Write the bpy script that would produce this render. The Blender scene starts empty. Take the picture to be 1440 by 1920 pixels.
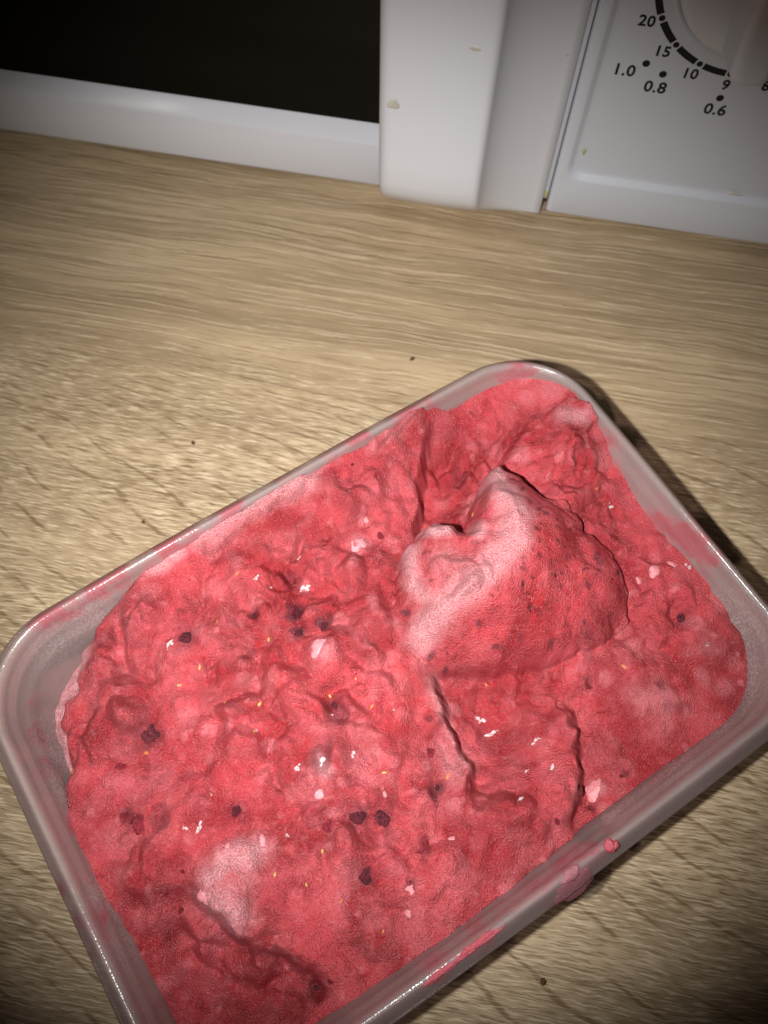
import bpy, bmesh, math, random
import numpy as np
from mathutils import Matrix, Vector

scene = bpy.context.scene
COL = scene.collection

# ------------------------------------------------------------------ camera
CAM_Z = 0.24868
CAM_R = [[0.999599, -0.028319, -0.0], [0.026021, 0.918482, -0.394605], [0.011175, 0.394447, 0.918851]]        # columns: right, up, back
cam_data = bpy.data.cameras.new('camera')
cam_data.sensor_fit = 'VERTICAL'
cam_data.sensor_height = 36.0
cam_data.lens = 29.739
cam_data.clip_start = 0.005
cam_data.clip_end = 20.0
cam_data.dof.use_dof = True
cam_data.dof.focus_distance = 0.205
cam_data.dof.aperture_fstop = 19.0
cam = bpy.data.objects.new('camera', cam_data)
COL.objects.link(cam)
M4 = Matrix(CAM_R).to_4x4()
M4.translation = Vector((0, 0, CAM_Z))
cam.matrix_world = M4
scene.camera = cam

# ------------------------------------------------------------------ world: a dark kitchen
world = bpy.data.worlds.new('World')
scene.world = world
world.use_nodes = True
bg = world.node_tree.nodes['Background']
bg.inputs['Color'].default_value = (1.0, 0.86, 0.68, 1)
bg.inputs['Strength'].default_value = 0.012

# ------------------------------------------------------------------ the phone's flash, beside the lens
fl = bpy.data.lights.new('phone_flash', 'SPOT')
fl.energy = 5.6
fl.color = (1.0, 0.98, 0.955)
fl.spot_size = math.radians(75.5)
fl.spot_blend = 1.0
fl.shadow_soft_size = 0.0022
flash = bpy.data.objects.new('phone_flash', fl)
COL.objects.link(flash)
FM = Matrix(CAM_R).to_4x4()
tilt = Matrix.Rotation(math.radians(0.6), 4, 'X') @ Matrix.Rotation(math.radians(-2.8), 4, 'Y')
FM = FM @ tilt
off = Matrix(CAM_R) @ Vector((-0.0205, -0.0025, 0.0))
FM.translation = Vector((0, 0, CAM_Z)) + off
flash.matrix_world = FM

vs = scene.view_settings
vs.view_transform = 'Standard'
try: vs.look = 'None'
except Exception: pass
vs.exposure = 0.0
vs.gamma = 1.0
vs.use_curve_mapping = False

# ------------------------------------------------------------------ helpers
def tag(o, label=None, cat=None, group=None, kind=None):
    if label: o['label'] = label
    if cat: o['category'] = cat
    if group: o['group'] = group
    if kind: o['kind'] = kind
    return o

def mesh_obj(name, verts, faces, mat, parent=None, smooth=True):
    me = bpy.data.meshes.new(name)
    me.from_pydata([tuple(v) for v in verts], [], [tuple(f) for f in faces])
    me.update()
    if smooth:
        me.polygons.foreach_set('use_smooth', [True] * len(me.polygons))
    o = bpy.data.objects.new(name, me)
    COL.objects.link(o)
    if mat: me.materials.append(mat)
    if parent: o.parent = parent
    return o

def grid_mesh(name, V, mask, mat, parent=None, extra=None):
    """V: (ny,nx,3) array, mask: (ny,nx) bool of kept vertices"""
    ny_, nx_ = mask.shape
    idx = -np.ones(mask.shape, int)
    idx[mask] = np.arange(mask.sum())
    a = idx[:-1, :-1]; b = idx[:-1, 1:]; c = idx[1:, 1:]; d = idx[1:, :-1]
    ok = (a >= 0) & (b >= 0) & (c >= 0) & (d >= 0)
    F = np.stack([a[ok], b[ok], c[ok], d[ok]], -1)
    return V[mask], F

def mesh_np(name, V, F, mat, parent=None):
    me = bpy.data.meshes.new(name)
    nV, nF = len(V), len(F)
    me.vertices.add(nV); me.loops.add(nF * 4); me.polygons.add(nF)
    me.vertices.foreach_set('co', np.ascontiguousarray(V, dtype=np.float32).ravel())
    me.loops.foreach_set('vertex_index', np.ascontiguousarray(F, dtype=np.int32).ravel())
    me.polygons.foreach_set('loop_start', np.arange(nF, dtype=np.int32) * 4)
    me.polygons.foreach_set('use_smooth', np.ones(nF, dtype=bool))
    me.update(calc_edges=True)
    me.validate()
    o = bpy.data.objects.new(name, me)
    COL.objects.link(o)
    me.materials.append(mat)
    if parent: o.parent = parent
    return o

def attr(o, name, vals):
    a = o.data.attributes.new(name, 'FLOAT', 'POINT')
    a.data.foreach_set('value', np.ascontiguousarray(vals, dtype=np.float32))

class NT:
    """tiny shader-graph helper"""
    def __init__(s, name):
        s.mat = bpy.data.materials.new(name); s.mat.use_nodes = True
        s.t = s.mat.node_tree; s.t.nodes.clear()
        s.out = s.t.nodes.new('ShaderNodeOutputMaterial')
    def n(s, typ, **kw):
        nd = s.t.nodes.new(typ)
        for k, v in kw.items(): setattr(nd, k, v)
        return nd
    def link(s, a, b): s.t.links.new(a, b)
    def put(s, sock, v):
        if hasattr(v, 'is_output') or isinstance(v, bpy.types.NodeSocket): s.link(v, sock)
        elif isinstance(v, (tuple, list)) and len(v) == 3 and sock.type == 'RGBA': sock.default_value = (*v, 1)
        else: sock.default_value = v
    def math(s, op, a, b=None, c=None, clamp=False):
        nd = s.n('ShaderNodeMath', operation=op, use_clamp=clamp)
        s.put(nd.inputs[0], a)
        if b is not None: s.put(nd.inputs[1], b)
        if c is not None: s.put(nd.inputs[2], c)
        return nd.outputs[0]
    def ramp(s, x, lo, hi, a=0.0, b=1.0):
        nd = s.n('ShaderNodeMapRange', interpolation_type='SMOOTHSTEP')
        s.put(nd.inputs['Value'], x); s.put(nd.inputs['From Min'], lo); s.put(nd.inputs['From Max'], hi)
        s.put(nd.inputs['To Min'], a); s.put(nd.inputs['To Max'], b)
        return nd.outputs['Result']
    def mix(s, f, a, b):
        nd = s.n('ShaderNodeMix', data_type='RGBA')
        s.put(nd.inputs[0], f); s.put(nd.inputs[6], a); s.put(nd.inputs[7], b)
        return nd.outputs[2]
    def noise(s, vec, scale, detail=2.0, rough=0.5, dist=0.0):
        nd = s.n('ShaderNodeTexNoise')
        if vec is not None: s.link(vec, nd.inputs['Vector'])
        nd.inputs['Scale'].default_value = scale; nd.inputs['Detail'].default_value = detail
        nd.inputs['Roughness'].default_value = rough; nd.inputs['Distortion'].default_value = dist
        return nd.outputs['Fac']
    def voro(s, vec, scale, feature='F1', out='Distance', rnd=1.0):
        nd = s.n('ShaderNodeTexVoronoi', feature=feature)
        s.link(vec, nd.inputs['Vector']); nd.inputs['Scale'].default_value = scale
        nd.inputs['Randomness'].default_value = rnd
        return nd.outputs[out]
    def obj(s, k=0.001):          # object coordinates in metres (most meshes here are in millimetres)
        return s.scaled(s.n('ShaderNodeTexCoord').outputs['Object'], (k, k, k))
    def scaled(s, vec, sc, loc=(0, 0, 0), rot=(0, 0, 0)):
        nd = s.n('ShaderNodeMapping'); s.link(vec, nd.inputs['Vector'])
        nd.inputs['Scale'].default_value = sc; nd.inputs['Location'].default_value = loc
        nd.inputs['Rotation'].default_value = rot
        return nd.outputs[0]
    def attr(s, name):
        nd = s.n('ShaderNodeAttribute', attribute_name=name); return nd.outputs['Fac']
    def bump(s, h, strength=0.3, dist=0.001, normal=None):
        nd = s.n('ShaderNodeBump'); s.put(nd.inputs['Height'], h)
        nd.inputs['Strength'].default_value = strength; nd.inputs['Distance'].default_value = dist
        if normal is not None: s.link(normal, nd.inputs['Normal'])
        return nd.outputs[0]
    def principled(s, **kw):
        p = s.n('ShaderNodeBsdfPrincipled')
        for k, v in kw.items(): s.put(p.inputs[k.replace('_', ' ')], v)
        s.link(p.outputs[0], s.out.inputs['Surface'])
        return p

# ---- gradient noise in numpy
def gnoise(x, y, seed):
    rs = np.random.RandomState(seed)
    perm = rs.permutation(256); perm = np.concatenate([perm, perm, perm])
    ang = rs.rand(256) * 2 * np.pi
    gx, gy = np.cos(ang), np.sin(ang)
    xi = np.floor(x).astype(int); yi = np.floor(y).astype(int)
    xf = x - xi; yf = y - yi
    def g(ix, iy, dx, dy):
        h = perm[(perm[ix & 255] + iy) & 255]
        return gx[h] * dx + gy[h] * dy
    u = xf ** 3 * (xf * (xf * 6 - 15) + 10); v = yf ** 3 * (yf * (yf * 6 - 15) + 10)
    n00 = g(xi, yi, xf, yf); n10 = g(xi + 1, yi, xf - 1, yf)
    n01 = g(xi, yi + 1, xf, yf - 1); n11 = g(xi + 1, yi + 1, xf - 1, yf - 1)
    return ((n00 * (1 - u) + n10 * u) * (1 - v) + (n01 * (1 - u) + n11 * u) * v) * 1.41

def sstep(x, a, b):
    t = np.clip((x - a) / (b - a), 0, 1)
    return t * t * (3 - 2 * t)

# ================================================================== materials
def mat_wood():
    m = NT('oak_laminate')
    o = m.obj(1.0)
    sep = m.n('ShaderNodeSeparateXYZ'); m.link(o, sep.inputs[0])
    X, Y = sep.outputs[0], sep.outputs[1]
    # gentle warp so that the grain wavers
    wv = m.noise(m.scaled(o, (16, 34, 1)), 1.0, 2.0)
    warp = m.math('MULTIPLY', m.math('SUBTRACT', wv, 0.5), 0.007)
    wv2 = m.noise(m.scaled(o, (330, 420, 1)), 1.0, 1.0)
    warp2 = m.math('MULTIPLY', m.math('SUBTRACT', wv2, 0.5), 0.0008)
    Yw = m.math('ADD', m.math('ADD', Y, warp), warp2)
    cmb = m.n('ShaderNodeCombineXYZ'); m.link(X, cmb.inputs[0]); m.link(Yw, cmb.inputs[1])
    W = cmb.outputs[0]
    # short embossed pore ticks, running together into longer streaks farther along the board
    far = m.ramp(Y, 0.125, 0.175)
    t1 = m.noise(m.scaled(W, (165, 2300, 1)), 1.0, 1.0, 0.5)
    t2 = m.noise(m.scaled(W, (75, 1150, 1), (3.1, 7.7, 0)), 1.0, 2.0, 0.6)
    tl = m.noise(m.scaled(W, (12, 1000, 1), (9.1, 2.7, 0)), 1.0, 3.0, 0.65)
    near_t = m.math('ADD', m.math('MULTIPLY', t1, 0.62), m.math('MULTIPLY', t2, 0.38))
    tk = m.n('ShaderNodeMix', data_type='FLOAT')
    m.put(tk.inputs[0], far); m.put(tk.inputs[2], near_t); m.put(tk.inputs[3], m.math('ADD', m.math('MULTIPLY', tl, 0.72), m.math('MULTIPLY', t2, 0.28)))
    ticks = tk.outputs[0]
    dark_t = m.ramp(ticks, 0.475, 0.40)
    light_t = m.ramp(ticks, 0.525, 0.60)
    # long soft bands
    b1 = m.noise(m.scaled(W, (5, 70, 1), (1.3, 0.4, 0)), 1.0, 3.0, 0.55)
    b2 = m.noise(m.scaled(W, (14, 30, 1), (4.3, 2.4, 0)), 1.0, 2.0, 0.5)
    # growth lines: level curves that bend from along the board to slanting across it
    s = m.ramp(Y, 0.175, 0.120)
    gw = m.noise(m.scaled(o, (22, 22, 1), (2.2, 5.1, 0)), 1.0, 1.0)
    G = m.math('ADD', Y, m.math('MULTIPLY', m.math('MULTIPLY', m.math('SUBTRACT', X, 0.11), 0.46), s))
    G = m.math('ADD', G, m.math('MULTIPLY', m.math('SUBTRACT', gw, 0.5), 0.012))
    G = m.math('ADD', G, warp2)
    gn = m.noise(m.scaled(o, (9, 35, 1), (5.5, 1.1, 0)), 1.0, 2.0)
    Gp = m.math('ADD', m.math('MULTIPLY', G, 95), m.math('MULTIPLY', gn, 1.5))
    line = m.ramp(m.math('ABSOLUTE', m.math('SUBTRACT', m.math('FRACT', Gp), 0.5)), 0.085, 0.02)
    seg = m.ramp(m.noise(m.scaled(o, (42, 75, 1), (8, 3, 0)), 1.0, 1.0), 0.40, 0.54)
    line = m.math('MULTIPLY', line, m.math('MULTIPLY', seg, m.ramp(ticks, 0.60, 0.45, 0.35, 1.0)))
    c = m.mix(m.ramp(b1, 0.3, 0.7), (0.31, 0.222, 0.130), (0.50, 0.372, 0.228))
    c = m.mix(m.ramp(b2, 0.40, 0.7, 0.0, 0.55), c, (0.31, 0.220, 0.132))
    c = m.mix(m.math('MULTIPLY', dark_t, m.math('MULTIPLY', m.ramp(b2, 0.3, 0.6, 0.85, 0.5), m.ramp(far, 0.0, 1.0, 1.0, 0.75))), c, (0.165, 0.105, 0.053))
    c = m.mix(m.math('MULTIPLY', light_t, m.ramp(far, 0.0, 1.0, 0.7, 0.5)), c, (0.67, 0.54, 0.375))
    c = m.mix(m.math('MULTIPLY', line, m.ramp(far, 0.0, 1.0, 0.85, 0.3)), c, (0.18, 0.11, 0.055))
    hgt = m.math('SUBTRACT', ticks, m.math('MULTIPLY', line, 0.25))
    nb = m.bump(hgt, 0.45, 0.0009)
    m.principled(Base_Color=c, Roughness=0.55, Normal=nb, Specular_IOR_Level=0.3)
    return m.mat

def mat_white(name, col=(0.64, 0.645, 0.685), rough=0.38, grime=True):
    m = NT(name)
    o = m.obj()
    n1 = m.noise(o, 14.0, 3.0); n2 = m.noise(o, 900.0, 2.0)
    c = m.mix(m.ramp(n1, 0.35, 0.75, 0.0, 0.16), col, tuple(x * f for x, f in zip(col, (0.90, 0.885, 0.85))))
    if grime:
        sc = m.noise(m.scaled(o, (70, 70, 28)), 1.0, 4.0, 0.65)
        c = m.mix(m.ramp(sc, 0.70, 0.80, 0.0, 0.30), c, (0.33, 0.29, 0.24))
        sp = m.voro(o, 85.0)
        c = m.mix(m.math('MULTIPLY', m.ramp(sp, 0.06, 0.03, 0.0, 0.4), m.ramp(m.noise(o, 30.0, 1.0), 0.5, 0.6)), c, (0.22, 0.2, 0.18))
    nb = m.bump(n2, 0.05, 0.0003)
    r = m.ramp(n1, 0.3, 0.7, rough - 0.05, rough + 0.09)
    m.principled(Base_Color=c, Roughness=r, Normal=nb, Specular_IOR_Level=0.4)
    return m.mat

def mat_plain(name, col, rough=0.5, spec=0.4, **kw):
    m = NT(name)
    n1 = m.noise(m.obj(), 400.0, 2.0)
    c = m.mix(m.ramp(n1, 0.3, 0.7), col, tuple(x * 0.8 for x in col))
    m.principled(Base_Color=c, Roughness=rough, Specular_IOR_Level=spec, **kw)
    return m.mat

def mat_ice_cream():
    m = NT('berry_ice_cream')
    o = m.obj()
    frost = m.attr('frost'); juice_shade = m.attr('juice_shade'); pale = m.attr('pale'); dark = m.attr('dark')
    n_big = m.noise(o, 62.0, 3.0, 0.55)
    n_mid = m.noise(o, 210.0, 4.0, 0.6, 0.6)
    n_fine = m.noise(o, 900.0, 3.0, 0.6)
    n_grain = m.noise(o, 2600.0, 2.0, 0.6)
    n_pat = m.noise(o, 40.0, 3.0, 0.6, 0.8); n_pat2 = m.noise(m.scaled(o, (1, 1, 1), (0.37, 0.11, 0.05)), 47.0, 3.0, 0.6, 0.8)
    red = (0.27, 0.017, 0.023); pink = (0.455, 0.049, 0.061); light = (0.57, 0.112, 0.127)
    c = m.mix(m.ramp(n_big, 0.40, 0.62), red, pink)
    c = m.mix(m.ramp(n_pat, 0.52, 0.66, 0.0, 0.55), c, (0.36, 0.013, 0.016))
    c = m.mix(m.ramp(n_pat2, 0.54, 0.70, 0.0, 0.40), c, (0.44, 0.095, 0.115))
    c = m.mix(m.ramp(n_mid, 0.50, 0.74, 0.0, 0.42), c, light)
    c = m.mix(m.ramp(n_mid, 0.46, 0.28, 0.0, 0.65), c, (0.24, 0.011, 0.017))
    c = m.mix(m.math('MULTIPLY', juice_shade, m.ramp(n_fine, 0.3, 0.7, 0.55, 1.0)), c, (0.30, 0.009, 0.014))  # juice red, also the painted shade of hollows and the curl's flank
    pl = m.math('MULTIPLY', pale, m.ramp(n_fine, 0.3, 0.6, 0.5, 0.95))
    c = m.mix(pl, c, (0.66, 0.21, 0.235))
    c = m.mix(m.ramp(n_fine, 0.56, 0.74, 0.0, 0.24), c, (0.64, 0.175, 0.20))
    c = m.mix(m.ramp(n_grain, 0.55, 0.75, 0.0, 0.30), c, (0.68, 0.25, 0.27))
    c = m.mix(m.ramp(n_grain, 0.45, 0.27, 0.0, 0.32), c, (0.22, 0.010, 0.017))
    # freezer frost: a dusting of white crystals
    fg = m.ramp(m.noise(o, 3300.0, 1.0, 0.5), 0.40, 0.60)
    fr_edge = m.math('ADD', frost, m.math('MULTIPLY', m.math('SUBTRACT', n_mid, 0.5), 0.32))
    fr = m.math('MULTIPLY', m.ramp(fr_edge, 0.15, 0.9), m.math('ADD', m.math('MULTIPLY', fg, 0.85), 0.06))
    c = m.mix(m.math('MULTIPLY', m.ramp(fr_edge, 0.10, 0.75), 0.42), c, (0.57, 0.20, 0.225))
    c = m.mix(m.math('MULTIPLY', fr, 0.70), c, (0.60, 0.42, 0.435))
    # berry skins
    c = m.mix(m.math('MULTIPLY', dark, m.ramp(n_fine, 0.25, 0.6, 0.55, 1.0)), c, (0.07, 0.008, 0.016))
    v = m.voro(o, 330.0); vm = m.noise(o, 70.0, 1.0)
    sp = m.math('MULTIPLY', m.ramp(v, 0.16, 0.07), m.ramp(vm, 0.50, 0.62))
    c = m.mix(m.math('MULTIPLY', sp, 0.65), c, (0.19, 0.015, 0.03))
    hgt = m.math('ADD', m.math('MULTIPLY', n_fine, 0.10), m.math('MULTIPLY', n_grain, 0.52))
    nb = m.bump(hgt, 1.0, 0.0017)
    wet = m.ramp(m.noise(o, 95.0, 2.0), 0.45, 0.62)
    rough = m.math('ADD', m.ramp(n_mid, 0.3, 0.7, 0.30, 0.50), m.math('MULTIPLY', wet, -0.10))
    rough = m.math('ADD', m.math('SUBTRACT', rough, m.math('MULTIPLY', juice_shade, 0.12)), m.math('MULTIPLY', frost, 0.2))
    p = m.principled(Base_Color=c, Roughness=rough, Normal=nb, Specular_IOR_Level=0.5)
    p.inputs['Subsurface Weight'].default_value = 0.10
    p.inputs['Subsurface Radius'].default_value = (1.0, 0.28, 0.24)
    p.inputs['Subsurface Scale'].default_value = 0.0022
    return m.mat

def mat_tub():
    m = NT('frosted_polypropylene')
    o = m.obj()
    sm = m.attr('smear'); ff = m.attr('rime')
    n1 = m.noise(o, 60.0, 3.0); n2 = m.noise(o, 420.0, 4.0, 0.6); n3 = m.noise(o, 1500.0, 2.0)
    col = m.mix(n1, (0.55, 0.455, 0.44), (0.66, 0.565, 0.55))
    sme = m.math('ADD', sm, m.math('MULTIPLY', m.math('SUBTRACT', n2, 0.5), 0.75))
    smf = m.math('MULTIPLY', m.ramp(sme, 0.30, 0.75), m.ramp(sm, 0.03, 0.15))
    col = m.mix(m.math('MULTIPLY', smf, 0.9), col, (0.52, 0.14, 0.17))
    rime = m.math('MULTIPLY', ff, m.ramp(n3, 0.42, 0.62))
    col = m.mix(m.math('MULTIPLY', rime, 0.7), col, (0.74, 0.70, 0.70))
    nb = m.bump(m.math('ADD', m.math('MULTIPLY', n2, 0.4), m.math('MULTIPLY', n3, 0.6)), 0.22, 0.0006)
    dif = m.n('ShaderNodeBsdfDiffuse'); m.link(col, dif.inputs[0]); m.link(nb, dif.inputs['Normal'])
    tra = m.n('ShaderNodeBsdfTranslucent'); m.link(col, tra.inputs[0]); m.link(nb, tra.inputs['Normal'])
    clr = m.n('ShaderNodeBsdfTransparent'); clr.inputs[0].default_value = (0.86, 0.77, 0.76, 1)
    gl = m.n('ShaderNodeBsdfGlossy'); gl.inputs['Roughness'].default_value = 0.15; m.link(nb, gl.inputs['Normal'])
    a = m.n('ShaderNodeMixShader'); a.inputs[0].default_value = 0.50
    m.link(dif.outputs[0], a.inputs[1]); m.link(tra.outputs[0], a.inputs[2])
    b = m.n('ShaderNodeMixShader')
    see = m.math('MULTIPLY', m.math('SUBTRACT', 1.0, smf), m.math('SUBTRACT', 1.0, m.math('MULTIPLY', rime, 0.8)))
    m.link(m.math('MULTIPLY', see, 0.48), b.inputs[0])
    m.link(a.outputs[0], b.inputs[1]); m.link(clr.outputs[0], b.inputs[2])
    fz = m.n('ShaderNodeFresnel'); fz.inputs[0].default_value = 1.5; m.link(nb, fz.inputs['Normal'])
    e = m.n('ShaderNodeMixShader'); m.link(m.math('MINIMUM', fz.outputs[0], 0.2), e.inputs[0])
    m.link(b.outputs[0], e.inputs[1]); m.link(gl.outputs[0], e.inputs[2])
    m.link(e.outputs[0], m.out.inputs['Surface'])
    return m.mat

MW = mat_wood()
M_WHITE = mat_white('white_enamel_plastic')
M_PANEL = mat_white('white_panel_plastic', (0.53, 0.545, 0.595), 0.42)
M_KNOB = mat_white('white_knob_plastic', (0.53, 0.55, 0.60), 0.40, grime=False)
M_GLASS = mat_plain('black_door_glass', (0.004, 0.004, 0.0035), 0.12, 0.12)
M_INK = mat_plain('black_print', (0.012, 0.012, 0.014), 0.55, 0.2)
M_GAP = mat_plain('dark_gap', (0.03, 0.026, 0.018), 0.8, 0.1)
M_STAIN = mat_plain('dried_food_splash', (0.58, 0.555, 0.48), 0.35, 0.5)
M_CRUD = mat_plain('yellow_grease', (0.42, 0.37, 0.17), 0.6, 0.3)
M_ICE = mat_ice_cream()
M_TUB = mat_tub()
def mat_berry(name, c1, c2, rough=0.58):
    m = NT(name)
    o = m.obj(0.003); n1 = m.noise(o, 700.0, 3.0); n2 = m.noise(o, 2500.0, 2.0)
    c = m.mix(m.ramp(n1, 0.35, 0.65), c1, c2)
    c = m.mix(m.ramp(n2, 0.52, 0.72, 0, 0.6), c, (0.28, 0.055, 0.075))
    m.principled(Base_Color=c, Roughness=rough, Normal=m.bump(m.math('ADD', n1, n2), 0.9, 0.0010), Specular_IOR_Level=0.3)
    return m.mat
M_BERRY = mat_berry('dark_berry', (0.035, 0.005, 0.009), (0.12, 0.013, 0.024))
M_BERRYR = mat_berry('red_berry_bit', (0.16, 0.012, 0.02), (0.33, 0.03, 0.045))
M_SEED = mat_plain('pale_green_seed', (0.40, 0.26, 0.075), 0.5, 0.3)
M_SEEDO = mat_plain('orange_seed', (0.44, 0.13, 0.05), 0.5, 0.3)
def mat_flake(name, col, sss=0.3):
    m = NT(name)
    o = m.obj(0.002); n1 = m.noise(o, 1400.0, 3.0)
    c = m.mix(m.ramp(n1, 0.35, 0.65), col, tuple(min(0.9, x * 1.12) for x in col))
    p = m.principled(Base_Color=c, Roughness=0.42, Normal=m.bump(n1, 0.6, 0.0008), Specular_IOR_Level=0.5)
    p.inputs['Subsurface Weight'].default_value = sss
    p.inputs['Subsurface Radius'].default_value = (1.0, 0.4, 0.4); p.inputs['Subsurface Scale'].default_value = 0.0015
    return m.mat
M_FLAKE = mat_flake('ice_flake', (0.58, 0.42, 0.43))
M_LUMP = mat_flake('pale_cream_lump', (0.54, 0.19, 0.21))
M_DRIP = mat_flake('melted_pink_drip', (0.42, 0.075, 0.10))
M_SKIN = mat_flake('pink_smear', (0.46, 0.17, 0.20), 0.2)
for nd_ in M_SKIN.node_tree.nodes:
    if nd_.type == 'BSDF_PRINCIPLED': nd_.inputs['Alpha'].default_value = 0.62
M_CRUMB = mat_plain('brown_crumb', (0.10, 0.055, 0.025), 0.7, 0.2)

# ================================================================== countertop
MTH = -0.15529
D0 = 0.2344
def mw_matrix():
    return Matrix.Rotation(MTH, 4, 'Z')
nx = 2
top = mesh_obj('countertop', [(-0.9, -0.5, 0), (0.9, -0.5, 0), (0.9, 0.65, 0), (-0.9, 0.65, 0),
                              (-0.9, -0.5, -0.038), (0.9, -0.5, -0.038), (0.9, 0.65, -0.038), (-0.9, 0.65, -0.038)],
               [(0, 1, 2, 3), (7, 6, 5, 4), (0, 4, 5, 1), (1, 5, 6, 2), (2, 6, 7, 3), (3, 7, 4, 0)], MW, smooth=False)
top.matrix_world = mw_matrix()
tag(top, 'oak grain laminate kitchen countertop', None, None, 'structure')

# ================================================================== microwave oven
# local frame in millimetres: x along the front, y into the oven, z up; the front plane is y = 0
oven = bpy.data.objects.new('microwave_oven', None)
COL.objects.link(oven)
oven.matrix_world = mw_matrix() @ Matrix.Translation((0, D0, 0)) @ Matrix.Scale(0.001, 4)
tag(oven, 'white microwave oven with black door window and rotary dial', 'microwave')

def mbox(name, x0, x1, y0, y1, z0, z1, mat, parent, bev=0.0, seg=2):
    bm = bmesh.new()
    bmesh.ops.create_cube(bm, size=1.0)
    for v in bm.verts:
        v.co = Vector(((x0 + x1) / 2 + v.co.x * (x1 - x0), (y0 + y1) / 2 + v.co.y * (y1 - y0), (z0 + z1) / 2 + v.co.z * (z1 - z0)))
    if bev > 0:
        bmesh.ops.bevel(bm, geom=bm.edges[:], offset=bev, segments=seg, profile=0.5, affect='EDGES')
    me = bpy.data.meshes.new(name); bm.to_mesh(me); bm.free()
    if bev > 0: me.polygons.foreach_set('use_smooth', [True] * len(me.polygons))
    o = bpy.data.objects.new(name, me); COL.objects.link(o); me.materials.append(mat); o.parent = parent
    return o

def prism(name, prof, axis, a0, a1, mat, parent, smooth=False):
    """profile polygon extruded; axis 'x': prof = (y,z); axis 'z': prof=(x,y)"""
    n = len(prof)
    if axis == 'x': V = [(a, p[0], p[1]) for a in (a0, a1) for p in prof]
    else: V = [(p[0], p[1], a) for a in (a0, a1) for p in prof]
    F = [(i, (i + 1) % n, n + (i + 1) % n, n + i) for i in range(n)] + [tuple(range(n))[::-1], tuple(range(n, 2 * n))]
    o = mesh_obj(name, V, F, mat, parent, smooth)
    return o

H_OV = 258.0
mbox('casing', -332, 166, 26, 330, 9, H_OV - 2, M_WHITE, oven, 3.0)
for fx in (-300, 135):
    for fy in (40, 300):
        mbox('foot', fx - 12, fx + 12, fy - 12, fy + 12, 0, 9.5, M_GAP, oven, 1.5)
# door: bottom, top and left rails with a bright sloping inner lip; each rail its own piece
door = mbox('door_back', -328, 18.5, 8, 25, 4.5, H_OV - 4, M_GAP, oven, 1.0)
def rounded_rail(z_lo, z_in, up=1):
    # (y,z) profile: front face, soft corner, sloping lip in to the glass
    s = up
    return [(7.5, z_lo), (1.6, z_lo), (0.5, z_lo + s * 0.5), (0.0, z_lo + s * 1.6), (0.0, z_in - s * 6.2), (0.35, z_in - s * 5.3),
            (1.1, z_in - s * 4.5), (4.2, z_in - s * 0.4), (5.2, z_in), (7.5, z_in)]
prism('door_rail', rounded_rail(4.0, 29.2), 'x', -329, -40.5, M_WHITE, oven, True)
prism('door_rail', rounded_rail(H_OV - 4, H_OV - 30, -1), 'x', -329, -40.5, M_WHITE, oven, True)
prism('door_rail', [(-329, 7.4), (-329, 0.4), (-328, 0), (-306, 0), (-302, 5.2), (-302, 7.4)], 'z', 27.5, H_OV - 29, M_WHITE, oven)
mbox('door_window', -303.5, -39.0, 4.7, 7.8, 27.0, H_OV - 28, M_GLASS, oven)

# handle column: cross-section swept up the door, its foot rolled under
def handle():
    PR = 24.0
    sec = [(-41.9, 7.0), (-41.9, 0.0), (-40.6, -7.0), (-39.3, -14.0)]
    for a in np.linspace(0, math.pi / 2, 8):                      # left shoulder
        sec.append((-38.6 + 4.4 * (1 - math.cos(a)), -PR + 4.4 * (1 - math.sin(a))))
    for x in np.linspace(-33.4, -8.2, 9): sec.append((x, -PR - 0.5 * math.sin((x + 34.2) / 26 * math.pi)))
    for a in np.linspace(0, math.radians(66), 7)[1:]:
        sec.append((-7.2 + 3.2 * math.sin(a), -PR + 3.2 * (1 - math.cos(a))))
    p0 = sec[-1]
    for t in np.linspace(0, 1, 14)[1:]:                           # hollow flank running out to the gap
        x = p0[0] + (18.7 - p0[0]) * (0.22 * t + 0.78 * t ** 1.9); y = p0[1] * (1 - t) ** 1.18 - 0.3 * t
        sec.append((x, y))
    sec = np.array(sec + [(18.7, 7.0)]); n = len(sec)
    ks = [0.0, 0.18, 0.34, 0.5, 0.64, 0.76, 0.86, 0.93, 0.98, 1.0]; zs = [-0.5, 3.9, 7.9, 11.8, 15.5, 19.0, 22.4, 26.0, 31.5, 41.0]
    rows = list(zip(zs, ks)) + [(z, 1.0) for z in np.linspace(56, H_OV - 5, 14)]
    V = []; F = []
    for r, (z, k) in enumerate(rows):
        for (x, y) in sec:
            pr = min(1.0, max(0.0, -y / PR))
            # corners of the foot are rounded in plan as well
            rx = x
            if r < 9:
                q = (1 - r / 9.0) ** 2
                if x < -30: rx = x + 6.0 * q * (-30 - x) / 11.9
            V.append((rx, y * k if y < 0 else y, z * pr + 3.0 * (1 - pr) if r < 10 else z))
    for r in range(len(rows) - 1):
        for i in range(n - 1):
            a = r * n + i
            F.append((a, a + 1, a + 1 + n, a + n))
    F.append(tuple((len(rows) - 1) * n + i for i in range(n)))
    return mesh_obj('door_handle', V, F, M_WHITE, oven, True)
hd = handle()
hd['label'] = 'wide white door grip with rolled foot and hollow flank'

# gap between door and panel
mbox('gap_strip', 18.9, 20.4, 1.2, 12, 9.5, H_OV - 4, M_PANEL, oven, 0.3)
mbox('gap_shadow', 18.2, 21.2, 4.5, 20, 4.6, 12, M_GAP, oven)
mbox('grease_spot', 18.95, 20.3, 0.9, 1.6, 10.0, 13.4, M_CRUD, oven, 0.25)

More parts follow.
